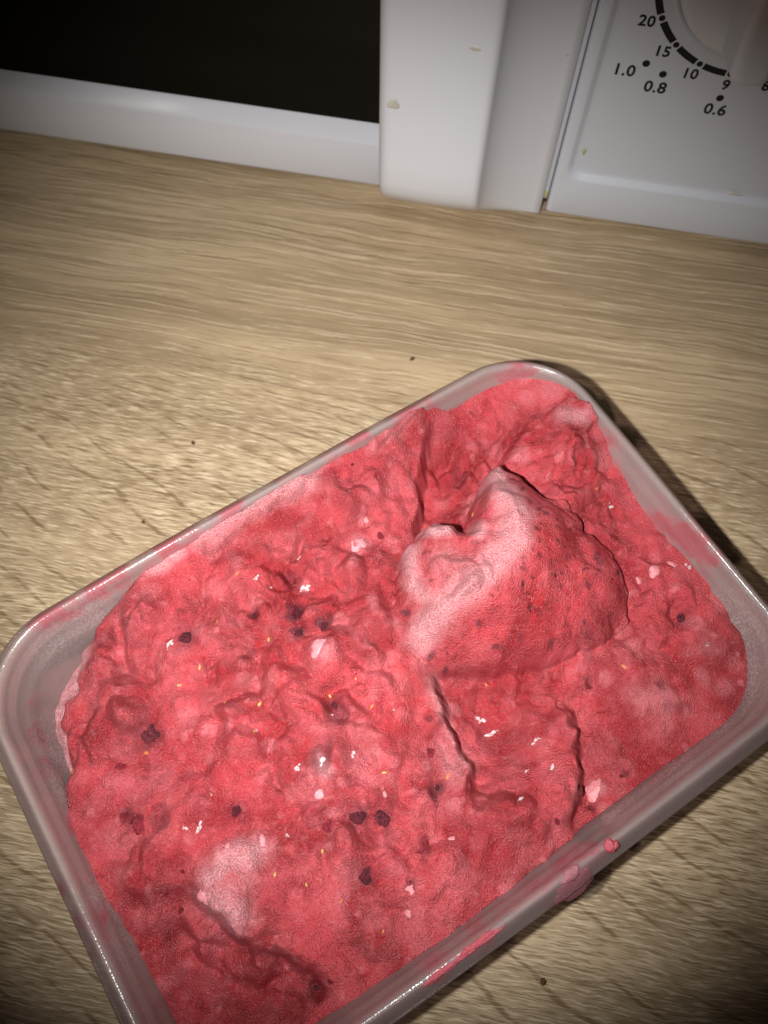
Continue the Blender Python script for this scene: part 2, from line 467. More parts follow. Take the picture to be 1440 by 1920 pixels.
# control panel: a flat frame with a shallow dished field
def control_panel():
    X0, X1, Z0, Z1 = 20.8, 166.0, 4.0, H_OV - 3
    def rr(x0, x1, z0, z1, r, n=8):
        pts = []
        for (cx, cz, a0) in ((x1 - r, z1 - r, 0), (x0 + r, z1 - r, 90), (x0 + r, z0 + r, 180), (x1 - r, z0 + r, 270)):
            for k in range(n + 1):
                a = math.radians(a0 + 90 * k / n); pts.append((cx + r * math.cos(a), cz + r * math.sin(a)))
        return pts
    loops = []
    for (ins, y, r) in ((0, 25, 1.2), (0, 1.0, 1.2), (0.35, 0.3, 1.2), (1.0, 0.0, 1.2)):
        loops.append([(p[0], y, p[1]) for p in rr(X0 + ins, X1 - ins, Z0 + ins, Z1 - ins, r)])
    for (ins, y, r) in ((0.4, 0.0, 5.4), (0.8, 0.12, 5.2), (2.2, 1.85, 4.0), (2.6, 2.0, 3.7), (4.2, 2.0, 3.2)):
        loops.append([(p[0], y, p[1]) for p in rr(24.0 + ins, X1 - 5 - ins, 20.6 + ins, Z1 - 8 - ins, r)])
    n = len(loops[0]); V = [v for l in loops for v in l]; F = []
    for k in range(len(loops) - 1):
        for i in range(n):
            F.append((k * n + i, k * n + (i + 1) % n, (k + 1) * n + (i + 1) % n, (k + 1) * n + i))
    k = len(loops) - 1
    F.append(tuple(k * n + i for i in range(n)))
    o = mesh_obj('control_panel', V, F, M_PANEL, oven, True)
    try:
        o.data.set_sharp_from_angle(angle=math.radians(50))
    except Exception: pass
    return o
panel = control_panel()

KX, KZ = 65.2, 98.5
YP = 2.0      # depth of the dished field
def text_obj(body, x, z, size, parent):
    cu = bpy.data.curves.new('numeral', 'FONT')
    cu.body = body; cu.size = size; cu.align_x = 'CENTER'; cu.align_y = 'CENTER'
    cu.extrude = 0.03; cu.offset = 0.13; cu.resolution_u = 3; cu.space_character = 1.06
    t = bpy.data.objects.new('numeral_tmp', cu); COL.objects.link(t)
    dg = bpy.context.evaluated_depsgraph_get()
    me = bpy.data.meshes.new_from_object(t.evaluated_get(dg))
    bpy.data.objects.remove(t)
    o = bpy.data.objects.new('numeral', me); COL.objects.link(o)
    me.materials.clear(); me.materials.append(M_INK)
    o.parent = parent
    o.matrix_local = Matrix.Translation((x, YP - 0.05, z)) @ Matrix.Rotation(math.pi / 2, 4, 'X')
    o['label'] = 'black printed %s' % body
    return o
text_obj('20', 35.6, 81.3, 4.7, panel)
text_obj('15', 42.8, 72.6, 4.7, panel)
text_obj('10', 53.0, 66.6, 4.7, panel)
text_obj('9', 64.5, 64.5, 4.7, panel)
text_obj('8', 76.0, 66.0, 4.7, panel)
text_obj('1.0', 33.5, 64.8, 5.4, panel)
text_obj('0.8', 44.3, 60.4, 5.4, panel)
text_obj('0.6', 64.6, 55.5, 5.4, panel)
def disc(name, x, z, r, y0, y1, mat, parent, n=24):
    V = []; F = []
    for y in (y0, y1):
        for i in range(n):
            a = 2 * math.pi * i / n; V.append((x + r * math.cos(a), y, z + r * math.sin(a)))
    F = [(i, (i + 1) % n, n + (i + 1) % n, n + i) for i in range(n)] + [tuple(range(n)), tuple(range(n, 2 * n))[::-1]]
    return mesh_obj(name, V, F, mat, parent, False)
disc('power_dot', 39.3, 68.1, 1.15, YP - 0.06, YP + 0.2, M_INK, panel)
disc('power_dot', 45.2, 65.3, 1.15, YP - 0.06, YP + 0.2, M_INK, panel)
disc('power_dot', 64.5, 59.9, 1.15, YP - 0.06, YP + 0.2, M_INK, panel)
RING_R = 30.1
RD = [(39.7, 83.0), (46.0, 75.4), (54.6, 70.3), (64.4, 68.2), (74.1, 69.7)]
def ring_arc(a0, a1, n=14):
    V = []; F = []
    for i in range(n + 1):
        a = a0 + (a1 - a0) * i / n
        for r in (RING_R - 1.05, RING_R + 1.05):
            V.append((KX + r * math.cos(a), YP - 0.05, KZ + r * math.sin(a)))
    for i in range(n): F.append((2 * i, 2 * i + 1, 2 * i + 3, 2 * i + 2))
    return mesh_obj('dial_ring', V, F, M_INK, panel, False)
angs = sorted([math.atan2(z - KZ, x - KX) % (2 * math.pi) for x, z in RD])
step_up = [angs[0] - math.radians(d) for d in (24, 50, 78, 106)]
angs2 = sorted([a % (2 * math.pi) for a in angs + step_up])
for i, a in enumerate(angs2):
    b = angs2[(i + 1) % len(angs2)]
    if b < a: b += 2 * math.pi
    ring_arc(a + 0.046, b - 0.046)
    disc('dial_dot', KX + RING_R * math.cos(a), KZ + RING_R * math.sin(a), 0.92, YP - 0.06, YP + 0.2, M_INK, panel)

def knob():
    # stepped round skirt (lathe about y) and a raised finger bar
    prof = [(26.2, 2.3), (26.0, 1.4), (25.2, 1.35), (24.9, 2.0), (24.5, 2.0), (24.2, 0.6), (23.6, -0.2), (22.0, -0.9), (15, -2.2), (0.01, -3.0)]
    n = 72; V = []; F = []
    for r, y in prof:
        for i in range(n):
            a = 2 * math.pi * i / n; V.append((KX + r * math.cos(a), y, KZ + r * math.sin(a)))
    for k in range(len(prof) - 1):
        for i in range(n):
            F.append((k * n + i, k * n + (i + 1) % n, (k + 1) * n + (i + 1) % n, (k + 1) * n + i))
    kb = mesh_obj('dial_knob', V, F, M_KNOB, oven, True)
    # finger bar: stadium cross-section shrinking and rounding toward the crest
    V = []; F = []; n = 48; rows = []
    for t in np.linspace(0, 1, 7): rows.append((-0.6 - 13.0 * t, 8.4 - 1.7 * t, 23.5 - 3.2 * t))
    for a in np.linspace(0, math.pi / 2, 9)[1:]:
        rows.append((-13.6 - 3.0 * math.sin(a), 6.7 - 3.4 * (1 - math.cos(a)), 20.3 - 3.2 * (1 - math.cos(a))))
    for y, hw, hl in rows:
        for i in range(n):
            a = 2 * math.pi * i / n
            cx, cz = math.cos(a), math.sin(a)
            px = hw * math.copysign(abs(cx) ** 0.8, cx)
            pz = (hl - hw) * math.copysign(min(1.0, abs(cz) * 1.6), cz) + hw * math.copysign(abs(cz) ** 0.9, cz)
            V.append((KX + px, y, KZ + pz))
    for k in range(len(rows) - 1):
        for i in range(n):
            F.append((k * n + i, k * n + (i + 1) % n, (k + 1) * n + (i + 1) % n, (k + 1) * n + i))
    F.append(tuple((len(rows) - 1) * n + i for i in range(n)))
    bar = mesh_obj('finger_bar', V, F, M_KNOB, kb, True)
    for ob in (kb, bar):
        bm = bmesh.new(); bm.from_mesh(ob.data); bmesh.ops.recalc_face_normals(bm, faces=bm.faces[:]); bm.to_mesh(ob.data); bm.free()
knob()

def splash(name, x, y, z, rx, rz, seed, mat, parent, thick=0.25):
    rs = random.Random(seed); n = 20; V = [(x, y - thick, z)]; F = []
    ph = [rs.uniform(0, 6.28) for _ in range(4)]
    for k, (s, d) in enumerate(((0.6, thick * 0.9), (0.95, thick * 0.4), (1.05, -0.1))):
        for i in range(n):
            a = 2 * math.pi * i / n
            r = 1 + 0.18 * math.sin(2 * a + ph[0]) + 0.14 * math.sin(3 * a + ph[1]) + 0.08 * math.sin(5 * a + ph[2])
            V.append((x + rx * r * s * math.cos(a), y - d, z + rz * r * s * math.sin(a)))
    for i in range(n): F.append((0, 1 + i, 1 + (i + 1) % n))
    for k in range(2):
        for i in range(n):
            a = 1 + k * n + i; b = 1 + k * n + (i + 1) % n
            F.append((a, a + n, b + n, b))
    return mesh_obj(name, V, F, mat, parent, True)
splash('food_splash', -33.5, -24.25, 63.5, 1.5, 2.0, 3, M_STAIN, hd, 0.12)
splash('food_splash', -11.3, -24.2, 85.5, 1.9, 0.6, 5, M_STAIN, hd, 0.12)
splash('grease_spot', 28.6, 1.0, 33.0, 0.5, 1.4, 8, M_CRUD, panel)
splash('grease_spot', 82.5, 1.2, 24.2, 2.4, 0.6, 9, M_STAIN, panel)

# ================================================================== the tub and its ice cream
H_TUB = 55.0
TH = 0.59813
TC = (0.00402, 0.04380)
TUB_M = Matrix.Translation((TC[0], TC[1], H_TUB / 1000)) @ Matrix.Rotation(TH, 4, 'Z') @ Matrix.Scale(0.001, 4)
# local frame: millimetres, u along the long side, v across, z = 0 at the rim, the counter at z = -55
HL, HW, RC = 86.3, 59.2, 23.5

def rrect(inset, z, per_edge, bow=0.0):
    hl, hw, r = HL - inset, HW - inset, max(3.0, RC - inset * 0.75)
    P = []
    segs = []
    na = 26
    nl = per_edge; ns = int(per_edge * HW / HL)
    def arc(cx, cy, a0):
        for k in range(na):
            a = math.radians(a0 + 90 * k / na); P.append((cx + r * math.cos(a), cy + r * math.sin(a), z))
    def line(x0, y0, x1, y1, n):
        for k in range(n):
            t = k / n; P.append((x0 + (x1 - x0) * t, y0 + (y1 - y0) * t, z))
    arc(hl - r, hw - r, 0); line(hl - r, hw, -hl + r, hw, nl)
    arc(-hl + r, hw - r, 90); line(-hl, hw - r, -hl, -hw + r, ns)
    arc(-hl + r, -hw + r, 180); line(-hl + r, -hw, hl - r, -hw, nl)
    arc(hl - r, -hw + r, 270); line(hl, -hw + r, hl, hw - r, ns)
    P = np.array(P)
    # long sides bow out very slightly
    P[:, 1] += bow * np.sign(P[:, 1]) * np.clip(1 - (P[:, 0] / (hl - r)) ** 2, 0, 1) * (np.abs(P[:, 1]) > hw * 0.9)
    return P

def sd_rrect(u, v, hl, hw, r):
    ax = np.abs(u) - (hl - r); ay = np.abs(v) - (hw - r)
    return np.hypot(np.maximum(ax, 0), np.maximum(ay, 0)) + np.minimum(np.maximum(ax, ay), 0) - r
def wall_inset(z):       # inner wall inset at depth z: a flared upper band, a small moulded step, then a steeper wall
    t = np.clip(-np.asarray(z, float), 0, 60)
    up = 4.85 + t * 0.16 + 0.55 * sstep(t, 4.2, 5.4)
    return np.where(t < 12, up + 0.5 * sstep(t, 8, 12), 4.85 + 1.92 + 0.55 + 0.5 + (t - 12) * 0.115)

PROF = []   # (inset, z) from the floor's middle up the inside, over the rim, down the outside
PROF += [(50, -52.6), (18, -52.6), (15.5, -52.4), (13.9, -51.4), (13.2, -49.8)]
for z in np.linspace(-46, -13.0, 18): PROF.append((float(wall_inset(np.array(z))), z))
for z in np.linspace(-11.5, -1.6, 9): PROF.append((float(wall_inset(np.array(z))), z))
N_IN = len(PROF)
PROF += [(4.75, -0.7), (4.4, -0.2), (4.0, 0.0), (3.6, -0.05), (3.2, -0.35),
         (2.7, -1.0), (1.9, -2.2), (1.0, -3.6), (0.35, -4.6), (0.05, -5.2), (0.0, -5.9), (0.25, -6.2), (0.75, -6.0), (1.2, -5.1), (2.2, -3.6), (3.0, -2.4), (3.6, -2.4), (4.0, -4.0), (4.9, -8.0)]
for z in np.linspace(-12, -51, 12): PROF.append((float(wall_inset(np.array(z))) - 1.1, z))
PROF += [(12.4, -53.6), (13.6, -54.7), (16, -55.0), (50, -55.0)]

def build_tub():
    rings = []
    for ins, z in PROF:
        rings.append(rrect(min(ins, 50), z, 110, bow=0.7))
    R = np.array(rings)                      # (k, n, 3)
    k, n, _ = R.shape
    # hand-made unevenness: the rim is not perfectly true
    ang = np.arctan2(R[..., 1], R[..., 0])
    R[..., 2] += np.where(R[..., 2] > -12, 0.22 * np.sin(3 * ang + 0.6) + 0.15 * np.sin(7 * ang), 0)
    idx = np.arange(k * n).reshape(k, n)
    a = idx[:-1]; b = idx[1:]
    F = np.stack([a, np.roll(a, -1, 1), np.roll(b, -1, 1), b], -1).reshape(-1, 4)
    o = mesh_np('tub_shell', R.reshape(-1, 3), F, M_TUB, tub)
    P = R.reshape(-1, 3)
    sm = np.zeros(len(P))
    rnd = gnoise(P[:, 0] / 6, (P[:, 1] + P[:, 2]) / 6, 4)
    for (u, v, z, r, s) in SMEARS:
        d = np.sqrt((P[:, 0] - u) ** 2 + (P[:, 1] - v) ** 2 + ((P[:, 2] - z) * 0.9) ** 2)
        sm = np.maximum(sm, s * np.clip(1.25 - d / r + rnd * 0.5, 0, 1))
    # a faint stain climbs the wall just above the fill line
    inner = (np.arange(k) < N_IN)[:, None] * np.ones((1, n)); inner = inner.ravel()
    lvl = np.clip(1 - np.abs(P[:, 2] + 11) / 6.0, 0, 1) * inner
    sm = np.maximum(sm, lvl * np.clip(gnoise(P[:, 0] / 11, P[:, 1] / 11, 9) * 1.1 + 0.22, 0, 0.62))
    attr(o, 'smear', sm)
    rm = np.zeros(len(P))
    for (u, v, z, r, s) in RIME:
        d = np.sqrt((P[:, 0] - u) ** 2 + (P[:, 1] - v) ** 2 + (P[:, 2] - z) ** 2)
        rm = np.maximum(rm, s * np.clip(1.2 - d / r, 0, 1))
    attr(o, 'rime', rm)
    return o

# pink film on the plastic: (u, v, z, radius, strength)
SMEARS = [(*(-28.7, 56.8, -4), 10, .9), (*(-35.8, 55.5, -6), 7, .8), (*(-44.2, 56.7, -2), 6, .8), (*(-58.0, 56.4, -1), 7, .8), (*(-66.2, 56.2, -1), 6, .7), (*(-49.6, 56.6, -1), 6, .8), (*(-13.9, 58.4, -2), 9, .8), (*(2.7, 60.3, -2), 9, .7), (*(21.4, 59.4, -2), 9, .8), (*(37.6, 58.6, -2), 9, .8), (*(47.4, 57.9, -3), 9, .6), (*(72.3, 53.1, -3), 9, .7), (*(75.4, 51.1, -3), 6, .7), (*(79.0, 49.9, -3), 6, .5), (*(81.7, 21.7, -6), 7, .8), (*(80.6, 15.5, -7), 6, .6), (*(80.2, -2.5, -7), 8, .7), (*(83.0, -8.8, -5), 8, .8), (*(82.4, -13.5, -5), 7, .8), (*(81.8, -18.3, -5), 6, .8), (*(81.0, 5.4, -6), 6, .4),
   (*(-73.9, 39.4, -14), 8, .6), (*(-78.3, 34.6, -13), 8, .6), (*(-80.5, 25.8, -12), 9, .55), (*(-83.5, 24.7, -10), 6, .7), (*(-85.0, 16.0, -9), 7, .5), (*(-81.9, 12.7, -9), 6, .8), (*(-80.6, -1.2, -7), 5, .5), (*(-83.8, -10.2, -6), 6, .8), (*(-83.4, -14.0, -5), 5, .7), (*(-83.6, -0.5, -4), 4, .6), (*(18.9, -53.8, -4), 8, .45), (*(9.2, -52.7, -3), 9, .7), (*(0.2, -53.2, -3), 8, .6), (*(-16.6, -53.3, -3), 9, .6), (*(-25.1, -53.7, -2), 8, .6), (*(-33.0, -53.8, -2), 8, .45), (*(-5.2, -53.5, -6), 9, .5), (*(-40.8, -53.9, -3), 8, .4), (*(-76.3, -22.2, -7), 8, .4), (*(-73.9, -29.7, -7), 8, .4)]
RIME = [(*(82.0, -35.1, -14), 13, .9), (*(73.5, -47.0, -15), 12, .9), (*(61.9, -52.0, -15), 12, .8), (*(42.7, -51.8, -13), 12, .7), (*(26.5, -51.4, -12), 10, .5), (*(-76.8, 31.5, -18), 10, .9), (*(-65.5, 53.2, -10), 9, .6), (*(-54.7, 53.6, -8), 9, .6), (*(-78.8, 20.7, -14), 8, .8), (*(-80.7, -4.9, -8), 5, .9), (*(-79.9, -9.2, -9), 3, 1.0), (*(-79.3, -16.9, -9), 7, .4)]
tub = bpy.data.objects.new('plastic_tub', None)
COL.objects.link(tub)
tub.matrix_world = TUB_M
tag(tub, 'cloudy translucent plastic food tub holding pink ice cream on the countertop', 'food tub')
build_tub()

# ------------------------------------------------------------------ ice cream surface
STEP = 0.25
gu = np.arange(-83.5, 83.6, STEP); gv = np.arange(-56.5, 56.6, STEP)
U, V = np.meshgrid(gu, gv)
# a little domain warp so that drawn edges come out ragged
WU = U + 0.9 * gnoise(U / 5, V / 5, 11) + 0.35 * gnoise(U / 2.0, V / 2.0, 12) + 0.12 * gnoise(U / 0.9, V / 0.9, 13)
WV = V + 0.9 * gnoise(U / 5, V / 5, 21) + 0.35 * gnoise(U / 2.0, V / 2.0, 22) + 0.12 * gnoise(U / 0.9, V / 0.9, 23)

def tps(pts, smooth=1e-3):
    pts = np.array(pts, float); n = len(pts)
    def k(r2): return np.where(r2 > 0, 0.5 * r2 * np.log(np.maximum(r2, 1e-12)), 0)
    d2 = (pts[:, None, 0] - pts[None, :, 0]) ** 2 + (pts[:, None, 1] - pts[None, :, 1]) ** 2
    A = np.zeros((n + 3, n + 3)); A[:n, :n] = k(d2) + np.eye(n) * smooth * 1000
    A[:n, n] = 1; A[:n, n + 1:] = pts[:, :2]; A[n, :n] = 1; A[n + 1:, :n] = pts[:, :2].T
    w = np.linalg.solve(A, np.concatenate([pts[:, 2], [0, 0, 0]]))
    def f(x, y):
        o = w[n] + w[n + 1] * x + w[n + 2] * y
        for i in range(n): o = o + w[i] * k((x - pts[i, 0]) ** 2 + (y - pts[i, 1]) ** 2)
        return o
    return f

def poly_dist(x, y, P, closed=False):
    """distance to a polyline, signed side (+ = left of travel), arc position 0..1"""
    P = [(p[0], p[1]) for p in P]
    if closed: P = P + [P[0]]
    best = np.full(x.shape, 1e9); side = np.zeros(x.shape); tt = np.zeros(x.shape)
    L = [math.dist(P[i], P[i + 1]) for i in range(len(P) - 1)]; tot = sum(L); acc = 0
    for i in range(len(P) - 1):
        ax, ay = P[i]; bx, by = P[i + 1]; dx, dy = bx - ax, by - ay
        t = ((x - ax) * dx + (y - ay) * dy) / (dx * dx + dy * dy + 1e-9)
        tc = np.clip(t, 0, 1)
        d = np.hypot(x - ax - tc * dx, y - ay - tc * dy)
        c = dx * (y - ay) - dy * (x - ax)
        m = d < best
        best = np.where(m, d, best); side = np.where(m, np.sign(c), side)
        tt = np.where(m, (acc + (t if (i == 0 or i == len(P) - 2) else tc) * L[i]) / tot, tt)
        acc += L[i]
    return best, side, tt

def inside_poly(x, y, P):
    ins = np.zeros(x.shape, bool); n = len(P)
    for i in range(n):
        x0, y0 = P[i][:2]; x1, y1 = P[(i + 1) % n][:2]
        c = ((y0 > y) != (y1 > y)) & (x < (x1 - x0) * (y - y0) / (y1 - y0 + 1e-12) + x0)
        ins ^= c
    return ins

def cliff(Z, P, A, rA, B, rB, hi='L', edge=0.35, fade=0.12):
    """a torn edge: lifted lip on the high side, a drop on the other"""
    d, s, t = poly_dist(WU, WV, P)
    sd = d * s * (1 if hi == 'L' else -1)
    win = sstep(t, -0.02, fade) * sstep(t, 1.02, 1 - fade)
    k = sstep(sd, -edge, edge)
    up = A * np.exp(-(np.maximum(sd, 0) / rA) ** 1.5)
    dn = -B * np.exp(-(np.maximum(-sd, 0) / rB) ** 1.5)
    return Z + win * (k * up + (1 - k) * dn)

def groove(Z, P, depth, w, fade=0.15):
    d, s, t = poly_dist(WU, WV, P)
    win = sstep(t, -0.02, fade) * sstep(t, 1.02, 1 - fade)
    return Z - win * depth * np.exp(-(d / w) ** 2)

def mound(Z, c, rx, ry, ang, h, p=2.0):
    ca, sa = math.cos(math.radians(ang)), math.sin(math.radians(ang))
    x = WU - c[0]; y = WV - c[1]
    q = ((x * ca + y * sa) / rx) ** 2 + ((-x * sa + y * ca) / ry) ** 2
    return Z + h * np.exp(-q ** (p / 2))

def plateau(Z, P, h, edge=0.5):
    d, s, t = poly_dist(WU, WV, P, True)
    sd = np.where(inside_poly(WU, WV, P), d, -d)
    return Z + h * sstep(sd, -edge, edge), sstep(sd, -edge, edge)

def ice_surface():
    base_pts = [(-43.5, 51.0, -5), (-30.6, 52.6, -3), (-14.9, 56.5, -2), (2.1, 59.1, -1), (14.1, 57.9, -1), (29.9, 57.1, -1), (44.0, 55.5, -2), (55.9, 54.6, -6), (71.3, 51.5, -4), (79.2, 45.6, -2), (82.5, 36.9, -2), (81.3, 25.8, -3),
    (78.4, 15.0, -7), (75.7, 3.7, -10), (78.6, -7.5, -9), (79.3, -19.7, -10), (77.4, -31.5, -11), (72.3, -42.3, -12), (64.5, -48.0, -13), (50.3, -49.2, -14), (37.2, -49.5, -15), (20.3, -50.1, -14), (2.0, -53.1, -11), (-13.1, -53.6, -10), (-29.3, -52.9, -10),
    (-47.5, -51.9, -11), (-66.2, -48.2, -13), (-75.2, -34.3, -13), (-77.1, -21.0, -12), (-79.5, -10.2, -10), (-80.2, -0.2, -9), (-79.0, 13.5, -9), (-76.1, 22.8, -11), (-71.8, 36.2, -12), (-60.5, 50.9, -13), (-52.0, 50.3, -8),
    (-23.9, 33.2, -6), (3.2, 40.3, -5), (22.6, 45.7, -5), (-14.3, 11.2, -5), (-43.9, 23.2, -7), (-57.5, 10.5, -8), (-37.0, -2.9, -6), (-16.7, -16.0, -6), (1.7, 1.0, -5), (-30.6, -27.0, -7), (-7.6, -35.2, -8), (-54.2, -16.9, -6), (-66.0, -27.0, -12), (-45.4, -40.0, -9),
    (6.1, -37.1, -10), (38.8, -36.2, -12), (58.0, -33.2, -12), (70.7, 40.3, -6), (57.7, 46.0, -11), (46.2, 38.5, -19), (67.9, 25.5, -4), (67.6, 13.4, -5), (61.8, 26.6, -4), (66.0, -18.3, -9), (25.4, -23.5, -17), (17.2, -12.9, -20), (13.4, -26.5, -17)]
    Z = tps(base_pts)(U, V)
    smooth_zone = np.zeros_like(Z)       # 1 where the surface is spoon-smooth
    # ---- torn edges left by the spoon
    Z = cliff(Z, [(47.4, 54.0, -3), (40.4, 47.3, -5), (34.9, 41.5, -5), (31.5, 34.6, -5), (23.4, 29.2, -5)], 1.8, 8, 8.5, 9, 'R', 1.6, 0.25)
    Z = cliff(Z, [(8.7, -1.7, -6), (7.0, -9.7, -6), (4.9, -15.7, -6), (4.5, -21.2, -6), (4.0, -26.3, -7), (1.5, -30.2, -8), (-2.4, -33.1, -8)], 2.6, 7, 7.5, 10, 'R', 1.8, 0.22)
    Z = cliff(Z, [(31.7, -22.0, -11), (31.9, -29.0, -11), (29.7, -35.0, -11), (25.6, -41.1, -11), (19.6, -47.1, -11), (14.5, -50.6, -11)], 3.2, 10, 5.6, 9, 'R', 2.4, 0.22)
    Z = cliff(Z, [(-26.9, 53.5, -3), (-21.7, 49.9, -3), (-8.8, 51.3, -3), (9.4, 52.4, -3)], 1.2, 9, 1.4, 5, 'L', 0.9)
    Z = cliff(Z, [(26.7, 52.0, -3), (37.6, 53.5, -3), (45.1, 54.5, -3)], 0.7, 9, 0.9, 5, 'L', 0.35)
    Z = cliff(Z, [(69.6, -9.2, -8), (66.0, -15.3, -8), (60.0, -18.1, -8), (58.5, -23.3, -8), (59.8, -28.1, -8), (63.8, -29.4, -8)], 1.8, 7, 2.8, 5, 'L', 1.2)
    Z = cliff(Z, [(-62.6, -11.5, -7), (-62.6, -18.1, -7), (-59.6, -26.5, -7), (-52.6, -38.9, -8), (-44.3, -46.9, -9)], 3.0, 9, 6.5, 8, 'L', 2.4, 0.22)
    Z = groove(Z, [(-70.4, -18.0, -12), (-70.6, -26.4, -12), (-67.4, -34.5, -12), (-63.2, -40.7, -12), (-53.3, -48.3, -12)], 6.5, 3.6)
    Z = groove(Z, [(68.3, 39.5, -6), (63.3, 38.6, -6), (58.1, 36.3, -6), (53.8, 34.0, -7)], 5.0, 1.6)
    Z = groove(Z, [(-46.7, 4.8, -7), (-53.8, 9.4, -7), (-63.2, 14.7, -7)], 1.6, 2.0)
    Z = groove(Z, [(-9.9, 28.7, -5), (-13.1, 24.4, -5), (-12.7, 20.2, -5), (-4.2, 17.9, -5)], 1.8, 1.0)
    Z = groove(Z, [(-6.4, 0.1, -5), (-7.8, -4.8, -5), (-11.1, -8.5, -5)], 1.0, 0.7)
    Z = groove(Z, [(-3.4, -31.2, -8), (-13.9, -33.8, -8), (-21.1, -38.2, -8)], 1.4, 2.5)
    Z = groove(Z, [(-25.1, 48.3, -5), (-30.5, 40.2, -5), (-35.5, 35.6, -5)], 1.8, 1.2)
    Z = mound(Z, (-53.1, -17.6, -5), 8, 6.5, 30, 2.2, 3)
    Z = mound(Z, (-61.0, 42.2, -9), 6, 7, 20, 1.8, 3)
    Z = mound(Z, (-66.7, 31.6, -9), 6, 5, 20, 1.8, 3)
    Z = mound(Z, (0.4, 53.9, -4), 14, 5, 33, 0.8, 3)
    Z = mound(Z, (57.6, 32.0, -7), 3.2, 2.6, 0, 2.0, 3)
    Z = mound(Z, (-11.4, 14.7, -5), 4.2, 3.0, 10, 1.3, 3)
    Z = mound(Z, (16.1, -19.3, -16), 9, 8, 30, -3.0, 3)
    Z = mound(Z, (19.1, -35.8, -9), 8, 10, 0, 2.6, 3)
    Z = mound(Z, (1.2, -39.5, -9), 10, 7, 0, 2.2, 3)
    Z = mound(Z, (-12.2, -44.0, -9), 9, 6, 40, 1.8, 3)
    Z = mound(Z, (50.2, -34.4, -12), 11, 8, 40, 2.2, 3)
    Z = mound(Z, (71.4, -32.8, -10), 7, 7, 0, 1.8, 3)
    Z = mound(Z, (-21.1, -11.7, -6), 11, 8, 20, 1.8, 3)
    Z = mound(Z, (-64.9, -3.6, -9), 10, 8, 20, 2.0, 3)
    Z = mound(Z, (-50.7, -46.4, -10), 1.9, 1.9, 0, -4.0, 3)
    Z = mound(Z, (69.2, -25.3, -9), 2.6, 4.6, -30, -2.6, 3)
    Z = mound(Z, (-58.8, -29.0, -9), 10, 4, -20, 1.8, 3)
    Z, sl = plateau(Z, [(70.9, 37.2, -3), (78.0, 36.6, -3), (82.6, 32.7, -3), (81.9, 26.9, -3), (76.6, 26.1, -3), (71.1, 26.2, -3), (71.4, 30.9, -3), (69.8, 33.8, -3)], 2.3, 0.45)
    # ---- texture
    rough = np.ones_like(Z)
    for (c, r, k) in SMOOTH:
        rough = np.minimum(rough, 1 - (1 - k) * np.exp(-(((U - c[0]) ** 2 + (V - c[1]) ** 2) / r ** 2) ** 2))
    wd = -sd_rrect(U, V, HL - 8.0, HW - 8.0, RC - 6.0)
    rough = rough * (0.30 + 0.70 * sstep(wd, 0.0, 8.0))
    # ---- the rolled curl left by the last scoop
    sp = [(51.5, 31.0, 2), (53.9, 25.7, 2), (55.8, 20.1, 1), (58.9, 12.5, -1), (61.8, 4.6, -3), (63.2, -3.0, -5), (62.6, -10.2, -7), (59.4, -16.1, -8), (54.4, -19.8, -9), (47.8, -20.4, -10), (40.3, -19.0, -10), (32.3, -16.5, -10), (25.2, -13.0, -10),
        (18.0, -9.7, -10), (12.2, -6.7, -9), (8.6, -2.9, -7), (4.1, 8.3, -4), (9.3, 15.7, -3), (14.7, 21.2, -1), (20.2, 25.8, 1), (24.6, 27.4, 2), (29.0, 26.5, 3), (31.7, 23.4, 3), (32.0, 20.0, 2), (35.0, 22.2, 3), (39.0, 25.0, 4), (42.9, 28.6, 4), (47.6, 31.3, 3)]
    ridge = [(52.3, 33.0, 3), (45.7, 17.5, 10), (40.8, 8.5, 11.5), (32.9, 4.7, 10.5), (25.4, 3.4, 8.5), (18.1, 4.0, 5), (7.9, 3.9, 0)]
    def d_lip(x, y):
        dd, sg, _ = poly_dist(x, y, ridge)
        return dd * sg
    SU = U + (WU - U) * 0.7 + 1.1 * gnoise(U / 4.5, V / 4.5, 61); SV = V + (WV - V) * 0.7 + 1.1 * gnoise(U / 4.5, V / 4.5, 62)
    d, s, t = poly_dist(SU, SV, sp, True)
    ins = inside_poly(SU, SV, sp)
    tgt = tps([(49.4, 28.5, 4), (45.7, 17.5, 10), (40.8, 8.5, 11.5), (32.9, 4.7, 10.5), (25.4, 3.4, 8.5), (18.1, 4.0, 5), (11.1, 4.1, 0), (41.3, 20.0, 7.5), (33.4, 15.4, 7), (32.1, 9.4, 8), (24.9, 13.9, 4.5), (23.6, 7.8, 6), (26.2, 22.6, 5), (22.6, 24.0, 3.5), (19.2, 20.0, 2.5), (14.6, 17.6, 0), (15.7, 11.3, 2), (9.2, 7.9, -3),
        (51.8, 13.5, 4), (51.9, 5.1, 4), (46.8, -1.5, 4), (52.0, -6.5, 0.5), (57.2, -12.5, -5), (45.3, -14.7, -4.5), (36.1, -2.8, 5), (32.6, -9.3, -1), (21.6, -2.6, 0), (14.8, -1.9, -3), (30.6, -13.4, -6), (21.7, -8.0, -5), (56.8, 10.0, -0.5), (58.0, 2.3, -2), (53.7, 17.7, 1.8), (5.2, 6.4, -5), (8.3, 13.5, -4)], 2e-3)(U, V)
    soft = np.exp(-(((U - SOFT[0]) ** 2 + (V - SOFT[1]) ** 2) / 11.0 ** 2))
    Rr = 4.6 + 11.0 * soft + 2.0 * np.exp(-(((U - SOFT2[0]) ** 2 + (V - SOFT2[1]) ** 2) / 12.0 ** 2))
    prof = np.where(ins, np.sqrt(np.clip(1 - (1 - np.clip(d / Rr, 0, 1)) ** 2, 0, 1)), 0.0)
    face = sstep(d, 0.0, 3.0) * ins
